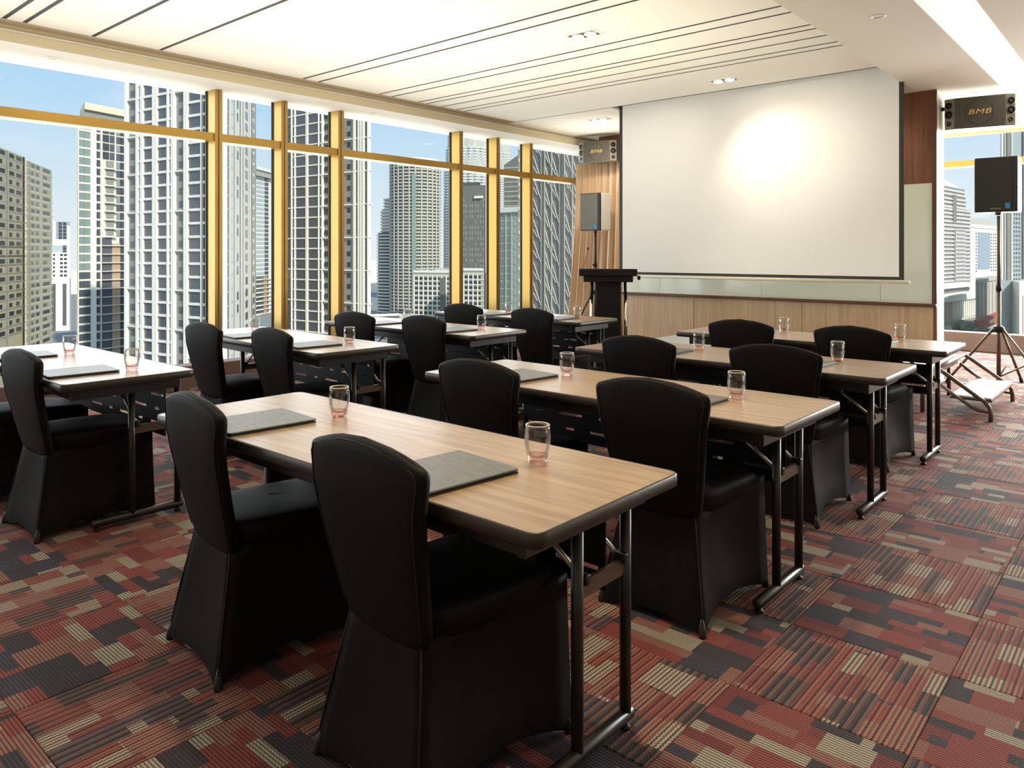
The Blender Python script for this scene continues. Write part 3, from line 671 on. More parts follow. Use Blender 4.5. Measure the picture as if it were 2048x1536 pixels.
# ------------------------------------------------------------------ the city outside
GZ = -42.0
CA, SA = math.cos(math.radians(41.17)), math.sin(math.radians(41.17))
def bearing(u): return (u-1024)/1505
def spot(u, d):                                   # ground point on the bearing u at depth d in front of the room
    r = bearing(u); return Vector((CA*r*d-SA*d, SA*r*d+CA*d))
def height(v, d): return EYE+(507-v)/1505*d-GZ   # height above the street
for nm, c, r in (('bw', (.80, .79, .76), .8), ('bwh', (.90, .90, .88), .8), ('bcream', (.82, .75, .60), .85), ('bbeige', (.62, .54, .40), .85), ('bbrown', (.36, .28, .22), .85), ('bgrey', (.30, .31, .31), .7),
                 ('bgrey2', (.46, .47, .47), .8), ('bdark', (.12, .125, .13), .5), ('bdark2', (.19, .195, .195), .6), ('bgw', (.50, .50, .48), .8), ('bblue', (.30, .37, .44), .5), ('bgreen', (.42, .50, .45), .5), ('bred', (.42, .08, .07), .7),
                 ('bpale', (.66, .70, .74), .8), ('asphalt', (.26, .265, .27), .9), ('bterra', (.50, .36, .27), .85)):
    M[nm] = mat('facade_'+nm[1:], (min(.95, c[0]*1.05), c[1]*1.0, c[2]*.88), r, spec=.3)
M['gdark'] = mat('dark_window_glass', (.055, .058, .068), .12, spec=.6)
M['ggrey'] = mat('grey_window_glass', (.10, .105, .12), .15, spec=.6)
M['ggreen'] = mat('green_window_glass', (.26, .33, .29), .15, spec=.6)
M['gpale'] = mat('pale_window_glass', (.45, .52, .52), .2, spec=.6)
M['gblue'] = mat('blue_window_glass', (.20, .29, .37), .15, spec=.6)
M['leaf'] = grain(mat('tree_leaves', (.07, .11, .06), .8), (.05, .075, .045), (.12, .16, .10), 3, stretch=(1, 1, 1))
M['trunk'] = mat('tree_trunk', (.12, .09, .06), .9)
_unit = {}
def bxp(name, parent, m, x0, x1, y0, y1, z0, z1):   # a box part sharing one unit mesh per material
    if m not in _unit:
        bm = B(0, 1, 0, 1, 0, 1); me = bpy.data.meshes.new('block_'+m); bm.to_mesh(me); bm.free(); me.materials.append(M[m]); _unit[m] = me
    o = bpy.data.objects.new(name, _unit[m]); C.objects.link(o); o.parent = parent
    o.location = (x0, y0, z0); o.scale = (x1-x0, y1-y0, z1-z0); return o
def joined(name, parent, m, boxes, kind=True):
    bm = bmesh.new()
    for b in boxes: box(bm, *b)
    o = obj(name, bm, M[m], parent)
    if kind: o['kind'] = 'stuff'
    return o
class Facade:
    """A building whose front runs from bearing u0 (at depth d0) towards the vanishing bearing uv."""
    def __init__(s, name, label, u0, d0, uv, cat='building'):
        p = spot(u0, d0); m = bearing(uv); sg = 1 if uv > u0 else -1
        dr = Vector((CA*m-SA, SA*m+CA)).normalized()*sg
        if (spot(u0+5, d0)-p).dot(dr) < 0: dr = -dr
        s.p, s.dr, s.d0 = p, dr, d0
        s.t = thing(name, label, cat, (p.x, p.y, GZ), math.atan2(dr.y, dr.x))
    def x(s, u, y=0):                              # distance along the facade seen at bearing u, y behind its front
        p = s.p+Vector((-s.dr.y, s.dr.x))*y; r = bearing(u); q = Vector((CA*r-SA, SA*r+CA)); den = q.x*s.dr.y-q.y*s.dr.x
        return -(p.x*q.y-p.y*q.x)/(s.dr.x*q.y-s.dr.y*q.x)
    def depth(s, u):
        w = s.p+s.dr*s.x(u); return -SA*w.x+CA*w.y
    def z(s, v, u=None): return height(v, s.d0 if u is None else s.depth(u))
    def box(s, name, m, u0, u1, y0, y1, z0, z1):
        if y1-y0 > 5:                              # main volumes narrow towards the back, like wedge-plan towers
            x0, x1 = s.x(u0), s.x(u1); w = x1-x0; y1 = min(y1, y0+.35*w)
            b0_, b1_ = max(x0, s.x(u0, y1)+.04*w), min(x1, s.x(u1, y1)-.04*w)
            if b1_ < b0_+.1*w: y1 = y0+.08*w; b0_, b1_ = max(x0, s.x(u0, y1)+.02*w), min(x1, s.x(u1, y1)-.02*w)
            if b1_ > b0_:
                return obj(name, loft([[(x0, y0, z), (x1, y0, z), (b1_, y1, z), (b0_, y1, z)] for z in (z0, z1)]), M[m], s.t)
        return bxp(name, s.t, m, s.x(u0), s.x(u1), y0, y1, z0, z1)
# street level
g = obj('street', B(-1200, 900, -400, 1700, GZ-1, GZ), M['asphalt']); g['kind'] = 'structure'; g['label'] = 'grey street level far below the windows'
# --- dark apartment tower with white grid (nearest, left of the first mullion)
b = Facade('apartment_tower', 'dark glass apartment tower with a white balcony grid behind the nearest window bay', 251.5, 200, -1500)
FH = 3.32; NF = 29; Z0 = 4.0
top = Z0+NF*FH
b.box('core', 'bgrey2', 251.5, 453, .6, 22, 0, top+2)
panes = [(278, 282.9, 'gdark'), (288.2, 306.9, 'ggrey'), (316.3, 336, 'ggrey'), (339.3, 344.3, 'gdark'), (377.3, 403.6, 'ggrey'), (406.5, 413.2, 'gdark'), (441, 453.5, 'ggrey')]
for k in range(NF):
    z = Z0+k*FH
    for u0, u1, m in panes:
        if b.z(120, u0) > z > b.z(760, u0)-FH: b.box('window_pane', m, u0, u1, .1, .55, z+.55, z+FH)
    for u0, u1 in ((258, 271), (355, 367.5)):
        if b.z(120, u0) > z > b.z(760, u0)-FH: b.box('window_pane', 'ggrey', u0, u1, .35, .65, z+1.0, z+2.7)
    for u0, u1 in ((276, 346.5), (376, 416.5)): b.box('floor_slab', 'bwh', u0, u1, -.25, .6, z, z+.62)
    if k % 3 == 0:
        b.box('floor_band', 'bw', 251.5, 275, -.2, .6, z, z+.45); b.box('floor_band', 'bw', 346, 376, -.2, .6, z, z+.45)
for u0, u1 in ((251.5, 255), (274.2, 277.7), (283.2, 287.8), (307.3, 310.3), (311.8, 315.9), (336.3, 338.9), (344.7, 350), (370, 372.6), (373.8, 377), (403.8, 406.2), (413.4, 417), (436, 440)):
    b.box('pier', 'bwh', u0, u1, -.5, .6, 0, top)
for u0, u1 in ((255.2, 274), (350.2, 369.8)): b.box('wall_bay', 'bgrey', u0, u1, .4, .62, 0, top)
for u, w_ in ((297, 1), (326, 1), (390, 1)): pass
corner = b.depth(454); b0 = b
# --- its white return face
b = Facade('apartment_wing', 'white ribbed side of the dark apartment tower behind the second window bay', 454.5, corner, 700)
top = Z0+NF*FH
b.box('core', 'bwh', 454.5, 512, 0, 8, 0, top+2)
for u0, u1 in ((455, 458), (461, 463), (467, 469.5), (479.5, 481.5), (485.5, 487), (497, 499), (503, 504.5), (509.5, 512)): b.box('fin', 'bwh', u0, u1, -1.0, 0, 0, top+2)
for k in range(NF):
    z = Z0+k*FH
    if not (height(130, 205) > z > height(700, 240)): continue
    for u0, u1, m in ((474, 476.5, 'gdark'), (491, 495, 'gdark'), (505.5, 508.5, 'ggrey')):
        if (k+int(u0)) % 3 or u0 > 480: b.box('window_pane', m, u0, u1, -.12, .1, z+.8, z+FH-.5)
    if k % 3 == 0: b.box('floor_band', 'bwh', 454.5, 512, -1.5, 0, z, z+.5)
    b.box('air_conditioner', 'bgrey', 463.6, 465, -.6, 0, z+.4, z+1.0)
for k_ in ('label', 'category'): del b.t[k_]
b.t.name = 'white_wing'; b.t.parent = b0.t
b.t.matrix_parent_inverse = (Matrix.Translation((b0.p.x, b0.p.y, GZ)) @ Matrix.Rotation(math.atan2(b0.dr.y, b0.dr.x), 4, 'Z')).inverted()
# --- green-white tower left of it
b = Facade('condominium_tower', 'white condominium tower with green glass and a cream roof edge left of the dark tower', 155.5, 282, 1680)
FH2 = 3.33; tp = b.z(243, 158); NF2 = int(tp/FH2)
b.box('core', 'bw', 155.5, 262, .5, 20, 0, tp)
b.box('roof_soffit', 'bgrey', 155.5, 262, -1.5, 14, tp, tp+4.6)
b.box('roof_edge', 'bcream', 160, 262, -2.6, 14, tp+4.6, tp+7.2)
for k in range(1, NF2+1):
    z = tp-k*FH2
    if z < b.z(740, 200): break
    low = z < b.z(487, 225); dk = z < b.z(545, 170)
    for u0, u1 in ((157, 169), (169.8, 181.3)): b.box('window_pane', 'ggrey' if dk else 'ggreen', u0, u1, .2, .55, z+.75, z+FH2)
    b.box('window_pane', 'gdark', 192.3, 196.4, .2, .55, z+.75, z+FH2-.2); b.box('window_pane', 'ggrey', 197, 201.2, .2, .55, z+.75, z+FH2-.2)
    if not low:
        if k > 4: b.box('balcony', 'bgrey', 213.5, 228.3, .1, .56, z+.9, z+FH2); b.box('balcony_slab', 'bw', 210, 231, -.8, .5, z, z+.3)
        else: b.box('window_pane', 'gdark', 207, 219, .2, .55, z+.6, z+FH2); b.box('window_pane', 'ggrey', 221, 230, .2, .55, z+.6, z+FH2)
        b.box('window_pane', 'ggreen' if k % 2 else 'ggrey', 234, 241, .2, .55, z+.6, z+FH2-.1); b.box('window_pane', 'gdark', 241.8, 249, .2, .55, z+.6, z+FH2-.1)
    else:
        b.box('window_pane', 'ggrey', 204.5, 224, .1, .55, z+.3, z+FH2); b.box('window_pane', 'gdark', 240.5, 252, .1, .55, z+.3, z+FH2)
        b.box('balcony_slab', 'bw', 203, 254, -1.0, .5, z, z+.3)
    b.box('floor_band', 'bw', 155.5, 182, .05, .5, z, z+.7)
b.box('pier', 'bwh', 181.6, 192, -.3, .5, 0, tp); b.box('pier', 'bw', 155.5, 157, -.3, .5, 0, tp); b.box('pier', 'bw', 201.3, 203.5, -.1, .5, 0, tp)
b.box('brown_wall', 'bterra', 224, 240, -.15, .5, 0, b.z(487, 225))
# --- beige flats at the far left, two blocks
def flats(nm, label, u0, u1, d, uv, vtop, piers, panes, mats, white):
    b = Facade(nm, label, u0, d, uv); fh = 3.12; tp = b.z(vtop, u0)
    b.box('core', 'bbeige', u0, u1, 1.5, 16, 0, tp); b.box('roof_slab', 'bcream', u0-.5, u1+2, -1.6, 16, tp, tp+.7)
    for k in range(1, 40):
        z = tp-k*fh
        if z < b.z(720, u0) or z < 0: break
        b.box('floor_slab', mats if k > white else 'bwh', u0, u1+(2 if nm == 'flats_block' else 0), -1.3, 1.5, z, z+.75)
        for q0, q1 in panes:
            b.box('window_pane', 'gdark' if (k*7+int(q0)) % 3 else 'ggrey', q0+(q1-q0)*.12, q1-(q1-q0)*(.1 if k % 2 else .4), 1.2, 1.5, z+.95, z+2.5)
            b.box('balcony_rail', 'bbeige' if k > white else 'bw', q0, q1, -1.1, -1.0, z+.75, z+1.25)
    for q0, q1 in piers: b.box('pier', mats, q0, q1, -.9, 1.5, 0, tp)
flats('flats_block', 'weathered beige block of flats with jutting balcony slabs at the far left', 44, 96, 305, 517, 320, ((48.5, 52.5), (72.5, 75.5), (94, 96)), ((53, 62), (63, 72), (76, 93.5)), 'bcream', 3)
flats('flats_block', 'weathered beige block of flats cut off by the left picture edge', -90, 41, 222, 517, 262, ((-40, -36), (2.5, 5.5), (36, 40)), ((-35, -18), (-17, 2), (7, 20), (21, 35.5)), 'bcream', 7)
# --- small towers in the gap
def plain(nm, label, u0, u1, d, vtop, body, cols, fh, uv=5000, deep=18, gl='gdark', vbot=720, gap=.45, off=0):
    b = Facade(nm, label, u0, d, uv); tp = b.z(vtop, u0)
    b.box('body', body, u0, u1, 0, deep, 0, tp); bs = []
    z = tp-fh*1.1
    while z > max(b.z(vbot, u0), 0):
        for q0, q1 in cols: bs.append((b.x(q0), b.x(q1), -.12, .05, z+fh*gap*.5, z+fh*(1-gap*.5)))
        z -= fh
    if bs: joined('windows', b.t, gl, bs)
    return b, tp
b, tp = plain('office_tower', 'dark glass office tower with white side far behind the flats', 97, 140, 760, 443, 'bblue', ((98, 104), (117, 124), (126, 133)), 3.6, vbot=520, gap=.15); b.box('side_fin', 'bwh', 134, 140, -1, 18, 0, tp-4); b.box('side_fin', 'bw', 105, 112, -1, 18, 0, tp)
b, tp = plain('white_tower', 'white stepped tower with small windows in the gap beside the flats', 97, 138.5, 620, 505, 'bwh', ((99, 103), (106, 110), (120, 126), (128, 134)), 3.4, vbot=580); b.box('upper_storey', 'gpale', 99, 124, 1, 14, tp, tp+6); b.box('upper_storey', 'bwh', 104, 134, 3, 14, tp+6, tp+11)
b, tp = plain('white_tower', 'white tower with two dark vertical strips in the gap beside the flats', 97, 139, 420, 557, 'bwh', (), 3.2); b.box('glass_strip', 'bdark', 97, 111.5, -.4, 0, 0, tp-3); b.box('glass_strip', 'bdark', 125.5, 133, -.4, 0, 3, tp-3); b.box('side_face', 'bblue', 139, 142, 0, 18, 0, tp)
plain('ribbed_tower', 'slim pale ribbed tower left of the white condominium tower', 142, 153.5, 800, 541, 'bwh', ((143, 153),), 2.9, gl='bgrey2', gap=.9)
# --- white block between first and second narrow panes
b = Facade('white_block', 'white apartment block with a curved roof edge seen in the second window bay', 505, 520, 1150)
tp = b.z(352, 515); b.box('core', 'bwh', 505, 580, .4, 20, 0, tp); b.box('roof_soffit', 'bgrey2', 505, 580, -2, 16, tp, tp+4); b.box('roof_edge', 'bwh', 505, 580, -3, 16, tp+4, tp+6)
for k in range(1, 45):
    z = tp-k*3.05
    if z < b.z(690, 515): break
    lo_ = z < b.z(553, 515)
    b.box('window_pane', 'ggrey' if lo_ else 'gpale', 513, 528.5, .1, .45, z+.9, z+2.75)
    b.box('window_pane', 'gdark' if not lo_ else 'ggrey', 530, 537.5, .1, .45, z+.7, z+2.9)
    if lo_: b.box('balcony_slab', 'bw', 511, 546, -.9, .4, z, z+.3)
b.box('brown_wall', 'bterra', 527.5, 534, -.2, .4, 0, b.z(553, 530))
# --- dark tower in the third and fourth panes
b = Facade('dark_tower', 'dark grey apartment tower with white frames behind the middle mullions', 570, 245, -1000)
FH5 = 3.28; tp = height(150, 245)
b.box('core', 'bgrey', 570, 738, .5, 14, 0, tp)
for k in range(0, 40):
    z = tp-k*FH5-1
    if z < b.z(700, 600): break
    for u0, u1, m in ((571, 582.5, 'ggrey'), (585, 589.3, 'gdark'), (591.6, 612, 'ggrey'), (616.6, 637, 'ggrey'), (638.6, 643.6, 'gdark'), (648, 660, 'gdark'), (693, 700, 'gdark'), (712.8, 716.5, 'gdark'), (730.5, 736, 'gdark')):
        if 648 <= u0 < 710: b.box('window_pane', m, u0, u1, .15, .55, z+1.1, z+2.6)
        else: b.box('window_pane', m, u0, u1, .1, .55, z+.5, z+FH5)
    b.box('floor_slab', 'bwh', 584, 645.5, -.1, .5, z, z+.42)
    if k % 3 == 1: b.box('floor_band', 'bwh', 570, 584, -.1, .5, z, z+.36); b.box('floor_band', 'bwh', 645, 741, -.3, .5, z, z+.36)
for u0, u1 in ((583, 584.6), (589.6, 591.2), (612.3, 613.8), (614.8, 616.2), (637.2, 638.5), (643.8, 646)): b.box('pier', 'bwh', u0, u1, -.3, .5, 0, tp)
for u0, u1 in ((708.5, 712), (717.5, 719.5), (722, 724.5), (727, 729.8), (736.5, 739)): b.box('pier', 'bwh', u0, u1, -.5, .5, 0, tp)
b.box('wall_bay', 'bgrey', 684, 708.4, .2, .55, 0, tp); b.box('wall_bay', 'bgrey2', 718, 730, .2, .55, 0, tp)
# --- round tower
def round_tower(nm, label, uc, ru, d, vtop, fh, body, ring, vbot, steps=(), proud=.9):
    p = spot(uc, d); R = ru/1505*d; H = height(vtop, d)
    t = thing(nm, label, 'building', (p.x, p.y, GZ)); n = 40
    obj('core', lathe(bmesh.new(), [(R-proud, 0), (R-proud, H)], n), M[body], t, smooth=False)
    bm = bmesh.new(); z = height(vbot, d); 
    while z < H: lathe(bm, [(R-proud, z), (R, z), (R, z+fh*.42), (R-proud, z+fh*.42)], n, cap0=False, cap1=False); z += fh
    o = obj('floor_slabs', bm, M[ring], t); o['kind'] = 'stuff'
    return t, R, H
t, R, H = round_tower('round_tower', 'tall round pale tower with close balcony rings in the wide middle pane', 831, 51, 480, 328, 2.05, 'bdark2', 'bgw', 660)
obj('roof_drum', lathe(bmesh.new(), [(R*.96, H), (R*.9, H+2.4), (R*.6, H+3.2)], 40), M['bpale'], t)
for s in range(12):
    a = math.atan2(-CA, SA)+(s-5.5)*.24; 
    obj('pier', lathe(bmesh.new(), [(.5, 0), (.5, H)], 6, (R*.985*math.cos(a), R*.985*math.sin(a), 0)), M['bgw'], t)
a = math.atan2(-CA, SA)+.07
obj('glass_strip', B(-1.3, 1.3, -.6, .6, 0, H-8), M['ggreen'], t, loc=((R+.1)*math.cos(a), (R+.1)*math.sin(a), 0)).rotation_euler = (0, 0, a+PI/2)
for vt, uc, ru in ((466, 797, 43), (420, 800, 39), (398, 804, 37)):
    p = spot(uc, 505); Rr = ru/1505*505
    if vt == 466:
        t, R2, H2 = round_tower('round_tower', 'stepped round wing with curved balconies left of the tall round tower', uc, ru, 505, vt, 2.1, 'bdark', 'bw', 660)
        base = p
    else:
        bm = lathe(bmesh.new(), [(Rr-1, 0), (Rr-1, height(vt, 505))], 36, (p.x-base.x, p.y-base.y, 0)); obj('upper_step', bm, M['bgw'], t)
        bm = bmesh.new(); z = height(470, 505)
        while z < height(vt, 505): lathe(bm, [(Rr-1, z), (Rr, z), (Rr, z+.9), (Rr-1, z+.9)], 36, (p.x-base.x, p.y-base.y, 0), cap0=False, cap1=False); z += 2.1
        o = obj('step_slabs', bm, M['bw'], t); o['kind'] = 'stuff'
# --- fluted steel towers
def fluted(nm, label, uc, d, prof):
    p = spot(uc, d); t = thing(nm, label, 'building', (p.x, p.y, GZ)); n = 48
    pr = [(r/1505*d, height(v, d)) for v, r in prof]
    def rr(z):
        for (r0, z0), (r1, z1) in zip(pr[:-1], pr[1:]):
            if z0 >= z >= z1: return r0
        return pr[-1][0]
    def fl(r, z, bm, add):
        pass
    bm = bmesh.new(); lathe(bm, [(pr[-1][0]*.93, 0)]+[(r*.93, z) for r, z in pr[::-1] for _ in (0,)], n); obj('core', bm, M['bgrey2'], t)
    bm = bmesh.new(); z = height(650, d)
    while z < pr[0][1]:
        r = rr(z); ring = []
        for dz in (0, 1.0):
            ring.append([bm.verts.new((r*(.97+.035*math.cos(16*2*PI*k/n*1.5))*math.cos(2*PI*k/n), r*(.97+.035*math.cos(16*2*PI*k/n*1.5))*math.sin(2*PI*k/n), z+dz)) for k in range(n)])
        for k in range(n): bm.faces.new((ring[0][k], ring[0][(k+1) % n], ring[1][(k+1) % n], ring[1][k]))
        bm.faces.new(ring[1]); bm.faces.new(ring[0][::-1]); z += 2.35
    o = obj('steel_bands', bm, M['bpale2'], t); o['kind'] = 'stuff'
    for k in range(12):
        a = 2*PI*k/12; pts = [(rr(z)*1.005*math.cos(a), rr(z)*1.005*math.sin(a), z) for z in (height(650, d), height(420, d), height(300, d), pr[0][1])]
        obj('rib', T(pts, .45, 5), M['bw'], t)
M['bpale2'] = mat('facade_steel', (.70, .72, .74), .4, metal=.2)
fluted('skyscraper', 'fluted steel skyscraper rising out of the frame behind the fourth mullion', 938, 640, ((180, 38), (262, 43), (300, 47), (345, 51), (700, 53)))
fluted('skyscraper', 'second fluted steel skyscraper with tapering shoulder right of the fifth mullion', 1000, 760, ((262, 17), (285, 20), (310, 25), (360, 30), (700, 32)))
# --- dark slab in front of it
b = Facade('dark_slab', 'dark grey slab tower with faint windows between the fourth and fifth mullions', 918, 470, -2500)
tp = b.z(372, 925); b.box('body', 'bdark2', 918, 971, 0, 16, 0, tp); b.box('crown', 'bdark', 918, 960, .5, 14, tp, tp+2); b.box('side_strip', 'bgw', 971, 974.5, -.4, 16, 0, tp+4); b.box('roof_fin', 'bwh', 950, 966, -1.2, 2, tp-8, tp-6.6)
joined('windows', b.t, 'bgrey', [(b.x(u), b.x(u+2.6), -.1, .05, z_*3.4+4, z_*3.4+6) for u in (922, 926.5, 931, 939, 943.5, 950, 955, 960, 965) for z_ in range(int(tp/3.4)-3) if (z_*5+int(u)) % 4])
# --- white gridded office block
for nm, lb, u0, u1, d, vt, uv in (('office_block', 'white gridded office block with dark square windows below the round tower', 827, 906, 430, 545, -2600), ('office_block', 'white gridded office block seen between the fourth and fifth mullions', 908, 968, 400, 541, -2600)):
    b = Facade(nm, lb, u0, d, uv); tp = b.z(vt, u0); b.box('body', 'bgw', u0, u1, 0, 14, 0, tp)
    us = [u0+3+9.2*k for k in range(int((u1-u0)/9.2))]; bs = []
    for u in us:
        for k in range(1, 16):
            z = tp-k*2.78-2.0
            if z > 0: bs.append((b.x(u), b.x(u+(6.4 if int(u) % 3 else 4.5)), -.1, .06, z+.7, z+2.2))
        b.box('pier', 'bwh', u-2.4, u-.8, -.35, 0, 0, tp-1.5)
    joined('windows', b.t, 'gdark', bs)
    for k in range(0, 16): b.box('floor_band', 'bw', u0, u1, -.2, 0, tp-k*2.78-2.0, tp-k*2.78-1.55)
    b.box('parapet', 'bwh', u0, u1, -.4, 14, tp, tp+1.2)
    if nm and u0 > 900: b.box('side_wall', 'bdark', 968, 978, 0, 14, 0, tp-1); b.box('dark_recess', 'bdark2', 906, 915, -.5, .1, 0, tp-4)
    else: b.box('roof_plant', 'bgw', 866, 906, 2, 12, tp, tp+2.6); b.box('dark_recess', 'bdark2', 880.5, 891, -.5, .1, 0, tp-3)
# --- green glass block and dark wavy block
b = Facade('glass_block', 'pale green glass block with white roof edge right of the fifth mullion', 996, 300, -900)
tp = b.z(425, 1010); b.box('body', 'bgreen', 996, 1045, 0, 12, 0, tp); b.box('roof_edge', 'bwh', 994, 1045, -.8, 12, tp, tp+2.0)
for k in range(1, 26):
    z = tp-k*3.0
    if z < 4: break
    b.box('glass_band', 'ggreen', 999, 1011, -.1, .1, z+.4, z+2.6); b.box('glass_band', 'ggreen', 1013, 1022, -.1, .1, z+.4, z+2.6); b.box('window_pane', 'gpale', 1026, 1031, -.1, .1, z+.6, z+2.4)
b.box('pier', 'bgw', 1011, 1013, -.3, 0, 0, tp); b.box('pier', 'bgw', 1022, 1024.5, -.3, 0, 0, tp)
b, tp = plain('wavy_tower', 'dark tower with rippled bands and a slanted top right of the fifth mullion', 1008, 1048, 520, 330, 'bdark2', ((1009, 1047),), 3.3, uv=-3000, gl='bgw', gap=1.2, vbot=470)
bm = bmesh.new(); x0_, x1_ = b.x(1008), b.x(1048); vs = [bm.verts.new(p) for p in ((x0_, 0, tp), (x1_, 0, tp), (x1_, 0, tp+9), (x0_, 14, tp), (x1_, 14, tp), (x1_, 14, tp+9))]
for f in ((0, 1, 2), (5, 4, 3), (0, 2, 5, 3), (1, 4, 5, 2)): bm.faces.new([vs[i] for i in f])
obj('slanted_roof', bm, M['bdark2'], b.t)
b = Facade('mast_tower', 'slim grey lattice column beside the sixth mullion', 1036, 220, -900); b.box('column', 'bgrey2', 1036, 1044.5, 0, 4, 0, 95); joined('studs', b.t, 'bwh', [(b.x(1038.5), b.x(1040.5), -.4, 0, z_*3.5, z_*3.5+1.0) for z_ in range(27)])
# --- dark tower with zigzag lattice
b = Facade('lattice_tower', 'dark tower clad in white zigzag lattice strips beside the corner curtain', 1060, 165, -1400)
b.box('body', 'bdark2', 1060, 1205, 0, 14, 0, 100)
for u0, u1, m in ((1060, 1066.5, 'bgw'), (1083, 1084.5, 'bgw'), (1084.5, 1090, 'bdark'), (1090, 1091, 'bgw'), (1103.5, 1105, 'bgw'), (1119.5, 1121, 'bgw'), (1121, 1129.5, 'bdark'), (1129.5, 1130.5, 'bgw'), (1145, 1147, 'bgw')): b.box('vertical_rib', m, u0, u1, -.35, .1, 0, 100)
for ci, (u0, u1, ph) in enumerate(((1068, 1082, 0), (1092, 1102.5, 2.2), (1106, 1118.5, 4.0), (1131.5, 1144, 1.0), (1148, 1160, 3.0))):
    bm = bmesh.new(); x0_, x1_ = b.x(u0), b.x(u1); z = ph
    while z < 98:
        nseg = 4
        for q in range(nseg):
            xa = x0_+(x1_-x0_)*q/nseg; xb = x0_+(x1_-x0_)*(q+1)/nseg; za = z+4.6*(1-q/nseg); zb = za-.85
            tube(bm, [(xa, -.25, za), (xb, -.25, zb)], .085, 4); tube(bm, [(xb, -.25, zb), (xb, -.25, zb-.30)], .085, 4)
        tube(bm, [(x0_, -.25, z+2.6), (x0_+(x1_-x0_)*.55, -.25, z+.9)], .075, 4)
        z += 4.6
    o = obj('zigzag_lattice', bm, M['bw'], b.t); o['kind'] = 'stuff'
# --- right-hand window: pyramid-topped tower, white hotel, blue-grey tower, low blocks
d = 560
b = Facade('stepped_tower', 'banded stone tower with a pyramid roof in the right-hand window', 1868, d, 2600)
def band(u0, u1, v0, v1, nm):
    z0, z1 = height(v1, d), height(v0, d); b.box('body', 'bgw2', u0, u1, .6, 16, z0, z1); z = z0; bs = []
    while z < z1-1: bs.append((b.x(u0), b.x(u1), -.2, .65, z, z+1.7)); z += 3.1
    joined(nm, b.t, 'bstone', bs)
M['bgw2'] = mat('facade_banded_glass', (.21, .205, .21), .5); M['bstone'] = mat('facade_stone', (.56, .52, .48), .85)
band(1868, 1942, 411, 575, 'stone_bands'); band(1868, 1933, 385, 411, 'stone_bands'); band(1872, 1931, 367, 385, 'stone_bands')
b.box('bay', 'bstone', 1908, 1927, -1.4, 0, 0, height(455, d)); 
for k in range(44): 
    z = height(573, d)+k*3.1
    if z < height(458, d): b.box('bay_band', 'bgw2', 1909, 1926, -1.5, -1.3, z+1.7, z+3.0)
b.box('recess', 'bdark2', 1905, 1912, -.5, 0, height(440, d), height(383, d))
bm = bmesh.new(); x0_, x1_ = b.x(1868), b.x(1924); zc = height(367, d); zt = height(342, d); mx_ = (x0_+x1_)/2
vs = [bm.verts.new(p) for p in ((x0_, .6, zc), (x1_, .6, zc), (x1_, 22, zc), (x0_, 22, zc), (mx_, 10, zt+2))]
for f in ((0, 1, 4), (1, 2, 4), (2, 3, 4), (3, 0, 4)): bm.faces.new([vs[i] for i in f])
obj('pyramid_roof', bm, M['bstone'], b.t)
b = Facade('hotel_block', 'white hotel block with a blue glass centre in the right-hand window', 1938, 700, 2600)
tp = height(448, 700); b.box('body', 'bwh', 1938, 2004, 0, 16, 0, tp); b.box('cornice', 'bwh', 1938, 2004, -1, 16, tp-3, tp); b.box('glass_centre', 'gblue', 1955, 1980, -.4, .1, height(540, 700), height(463, 700))
joined('windows', b.t, 'gdark', [(b.x(u), b.x(u+2.6), -.15, .1, height(545, 700)+k*3.0, height(545, 700)+k*3.0+1.6) for u in (1951, 1981.5, 1985.8, 1990, 1994.5) for k in range(13)])
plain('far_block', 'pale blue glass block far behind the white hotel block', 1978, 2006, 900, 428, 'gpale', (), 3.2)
plain('far_block', 'low grey roofed block far behind the banded stone tower', 1940, 1984, 850, 436, 'bgrey2', (), 3.2)
d = 330
b = Facade('blue_tower', 'large blue-grey tower with small square windows behind the speaker stand', 2001, d, 3200)
M['bbluegrey'] = M['bblue']
b.box('body', 'bbluegrey', 2001, 2180, 0, 20, 0, height(150, d))
for u0, u1, m in ((2001, 2003.5, 'bw'), (2007, 2009, 'bgrey2'), (2012, 2018, 'bdark2'), (2020, 2024, 'bgrey2'), (2043, 2046, 'gdark'), (2048, 2052, 'bw')): b.box('vertical_rib', m, u0, u1, -.5, .1, height(560, d), height(255, d))
for u in (2027, 2032, 2037):
    for k in range(17): b.box('window_pane', 'gdark', u, u+2.6, -.12, .1, height(562, d)+k*1.95, height(562, d)+k*1.95+1.0)
b.box('podium', 'bw', 2003, 2200, -7, 6, 0, height(563, d)); b.box('podium_recess', 'bgrey2', 2008, 2020, -7.3, -6.8, 2, height(590, d)); b.box('podium_recess', 'bgrey', 2040, 2046, -7.3, -6.8, 4, height(597, d)); b.box('podium_step', 'bwh', 2016, 2200, -12, -7, 0, height(590, d))
d = 400
b = Facade('mall_block', 'long grey windowless block with a red base strip in the right-hand window', 1951, d, 2300)
b.box('body', 'bgrey2', 1951, 2004, 0, 22, 0, height(562, d)); b.box('cornice', 'bgw', 1950, 2004, -1, 22, height(566, d), height(560, d))
for u in (1956, 1963, 1970, 1977, 1984, 1991): b.box('vertical_rib', 'bgw', u, u+2.6, -.5, 0, 8, height(570, d))
b.box('red_band', 'bred', 1948, 2004, -3.4, .1, 3.2, 8.2); b.box('yellow_strip', 'goldtxt', 1964, 1974, -3.6, -3.3, 4.6, 6.6)
b = Facade('podium_block', 'low white podium with slanted louvres below the banded stone tower', 1862, 450, 2600)
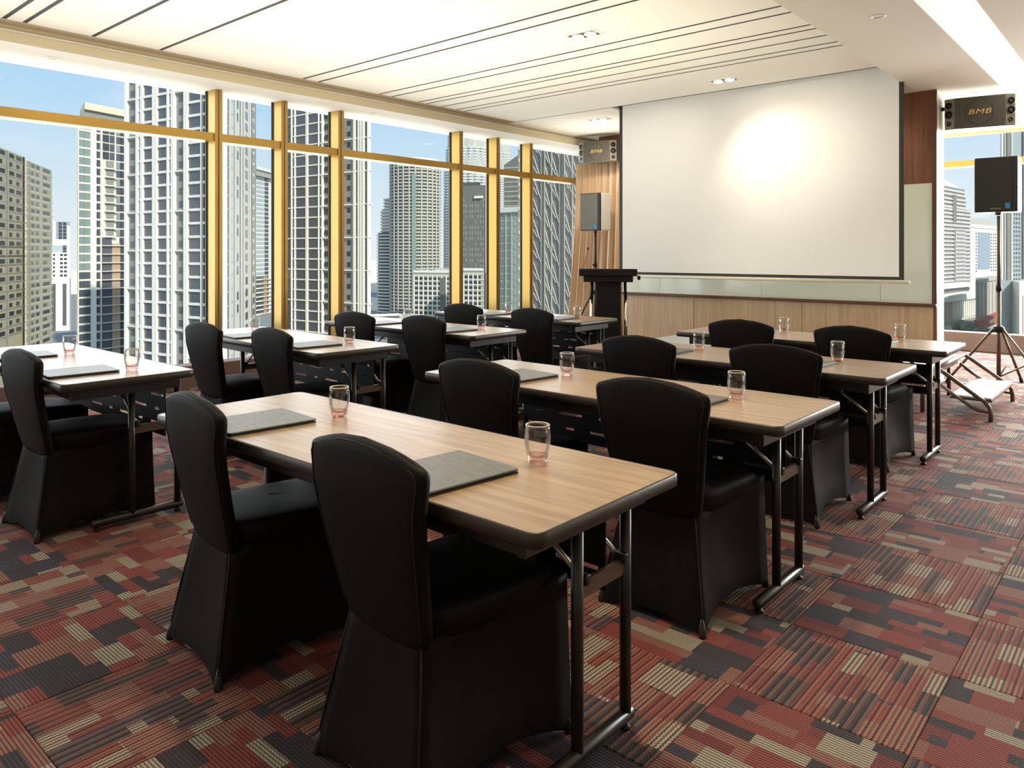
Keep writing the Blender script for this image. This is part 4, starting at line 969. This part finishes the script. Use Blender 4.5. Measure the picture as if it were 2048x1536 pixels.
b.box('lower_storey', 'bgw', 1866, 1958, 0, 40, 0, height(607, 450)); b.box('roof_slab', 'bw', 1862, 1962, -3, 44, height(607, 450), height(594, 450)); b.box('upper_storey', 'bgw', 1872, 1958, 6, 40, height(594, 450), height(580, 450)); b.box('upper_roof', 'bwh', 1868, 1958, 3, 40, height(582, 450), height(573, 450))
for k in range(12): b.box('louvre', 'bwh', 1903+k*4.2, 1904.6+k*4.2, -1.2, 0, 2, height(609, 450))
b.box('window_band', 'gdark', 1880, 1958, 5.7, 6.1, height(592, 450), height(585, 450))
for nm, lb, uc, d_, r, h in [('street_tree', 'dark green street tree beside the red-based grey block', 1932, 372, 3, 9), ('street_tree', 'dark green street tree left of the red-based grey block', 1944, 389, 3.5, 8), ('street_tree', 'dark green tree at the foot of the white podium', 1922, 400, 4, 8), 
                             ('street_tree', 'dark tree row end in the car park nearest the wall edge', 1893, 345, 5, 7), ('street_tree', 'dark tree below the blue-grey tower podium', 1966, 356, 4, 8), ('street_tree', 'dark tree in the middle of the car park', 1958, 366, 3.2, 7), ('street_tree', 'round green tree at the foot of the round tower', 770, 380, 3.2, 8), ('street_tree', 'small green tree right of the round tower foot', 788, 378, 2.4, 6)]:
    p = spot(uc, d_); t = thing(nm, lb, 'tree', (p.x, p.y, GZ), 0, None)
    obj('trunk', T([(0, 0, 0), (0, 0, h*.5)], .35, 6), M['trunk'], t)
    bm = bmesh.new(); rg = random.Random(int(uc))
    for q in range(7):
        m_ = Matrix.Translation((rg.uniform(-.6, .6)*r, rg.uniform(-.6, .6)*r, h*.62+rg.uniform(-.2, .35)*r)) @ Matrix.Scale(r*rg.uniform(.4, .65), 4)
        bmesh.ops.create_icosphere(bm, subdivisions=2, radius=1, matrix=m_)
    for v in bm.verts: v.co += Vector((rg.uniform(-.3, .3), rg.uniform(-.3, .3), rg.uniform(-.3, .3)))
    obj('crown', bm, M['leaf'], t)
CARC = ['bwh', 'bgrey2', 'bdark', 'bred', 'bpale', 'bw']
q = 0
for row, (d_, rn) in enumerate(((352, 'nearest'), (368, 'middle'), (384, 'farthest'))):
    for k, (u, od) in enumerate(((1890, 'first'), (1902, 'second'), (1914, 'third'))):
        p = spot(u+row*2, d_); cn = ['white', 'grey', 'black', 'red', 'pale blue', 'off-white'][q % 6]
        t = thing('car', f"{cn} parked car far below, {od} from the left in the {rn} row", 'car', (p.x, p.y, GZ), math.radians(131), 'cars parked far below')
        obj('body', B(-2.1, 2.1, -.85, .85, .25, .85), M[CARC[q % 6]], t, bevel=.12); obj('cabin', B(-1.2, 1.1, -.75, .75, .85, 1.4), M['gdark'], t, bevel=.15); q += 1
low = Facade('low_block', 'low grey flat-roofed block at the foot of the dark tower and round tower', 738, 400, 4000)
low.box('body', 'bgw', 738, 840, 0, 30, 0, low.z(632, 760)); low.box('roof_slab', 'bwh', 738, 800, -2, 30, low.z(632, 760), low.z(629, 760)); low.box('canopy', 'bw', 745, 778, -16, -4, low.z(655, 760), low.z(651, 760))
plain('hazy_tower', 'pale hazy tower beside the dark tower in the wide middle pane', 738, 756, 1100, 520, 'bpale', (), 3.2)  # distance haze is put into its pale facade colour
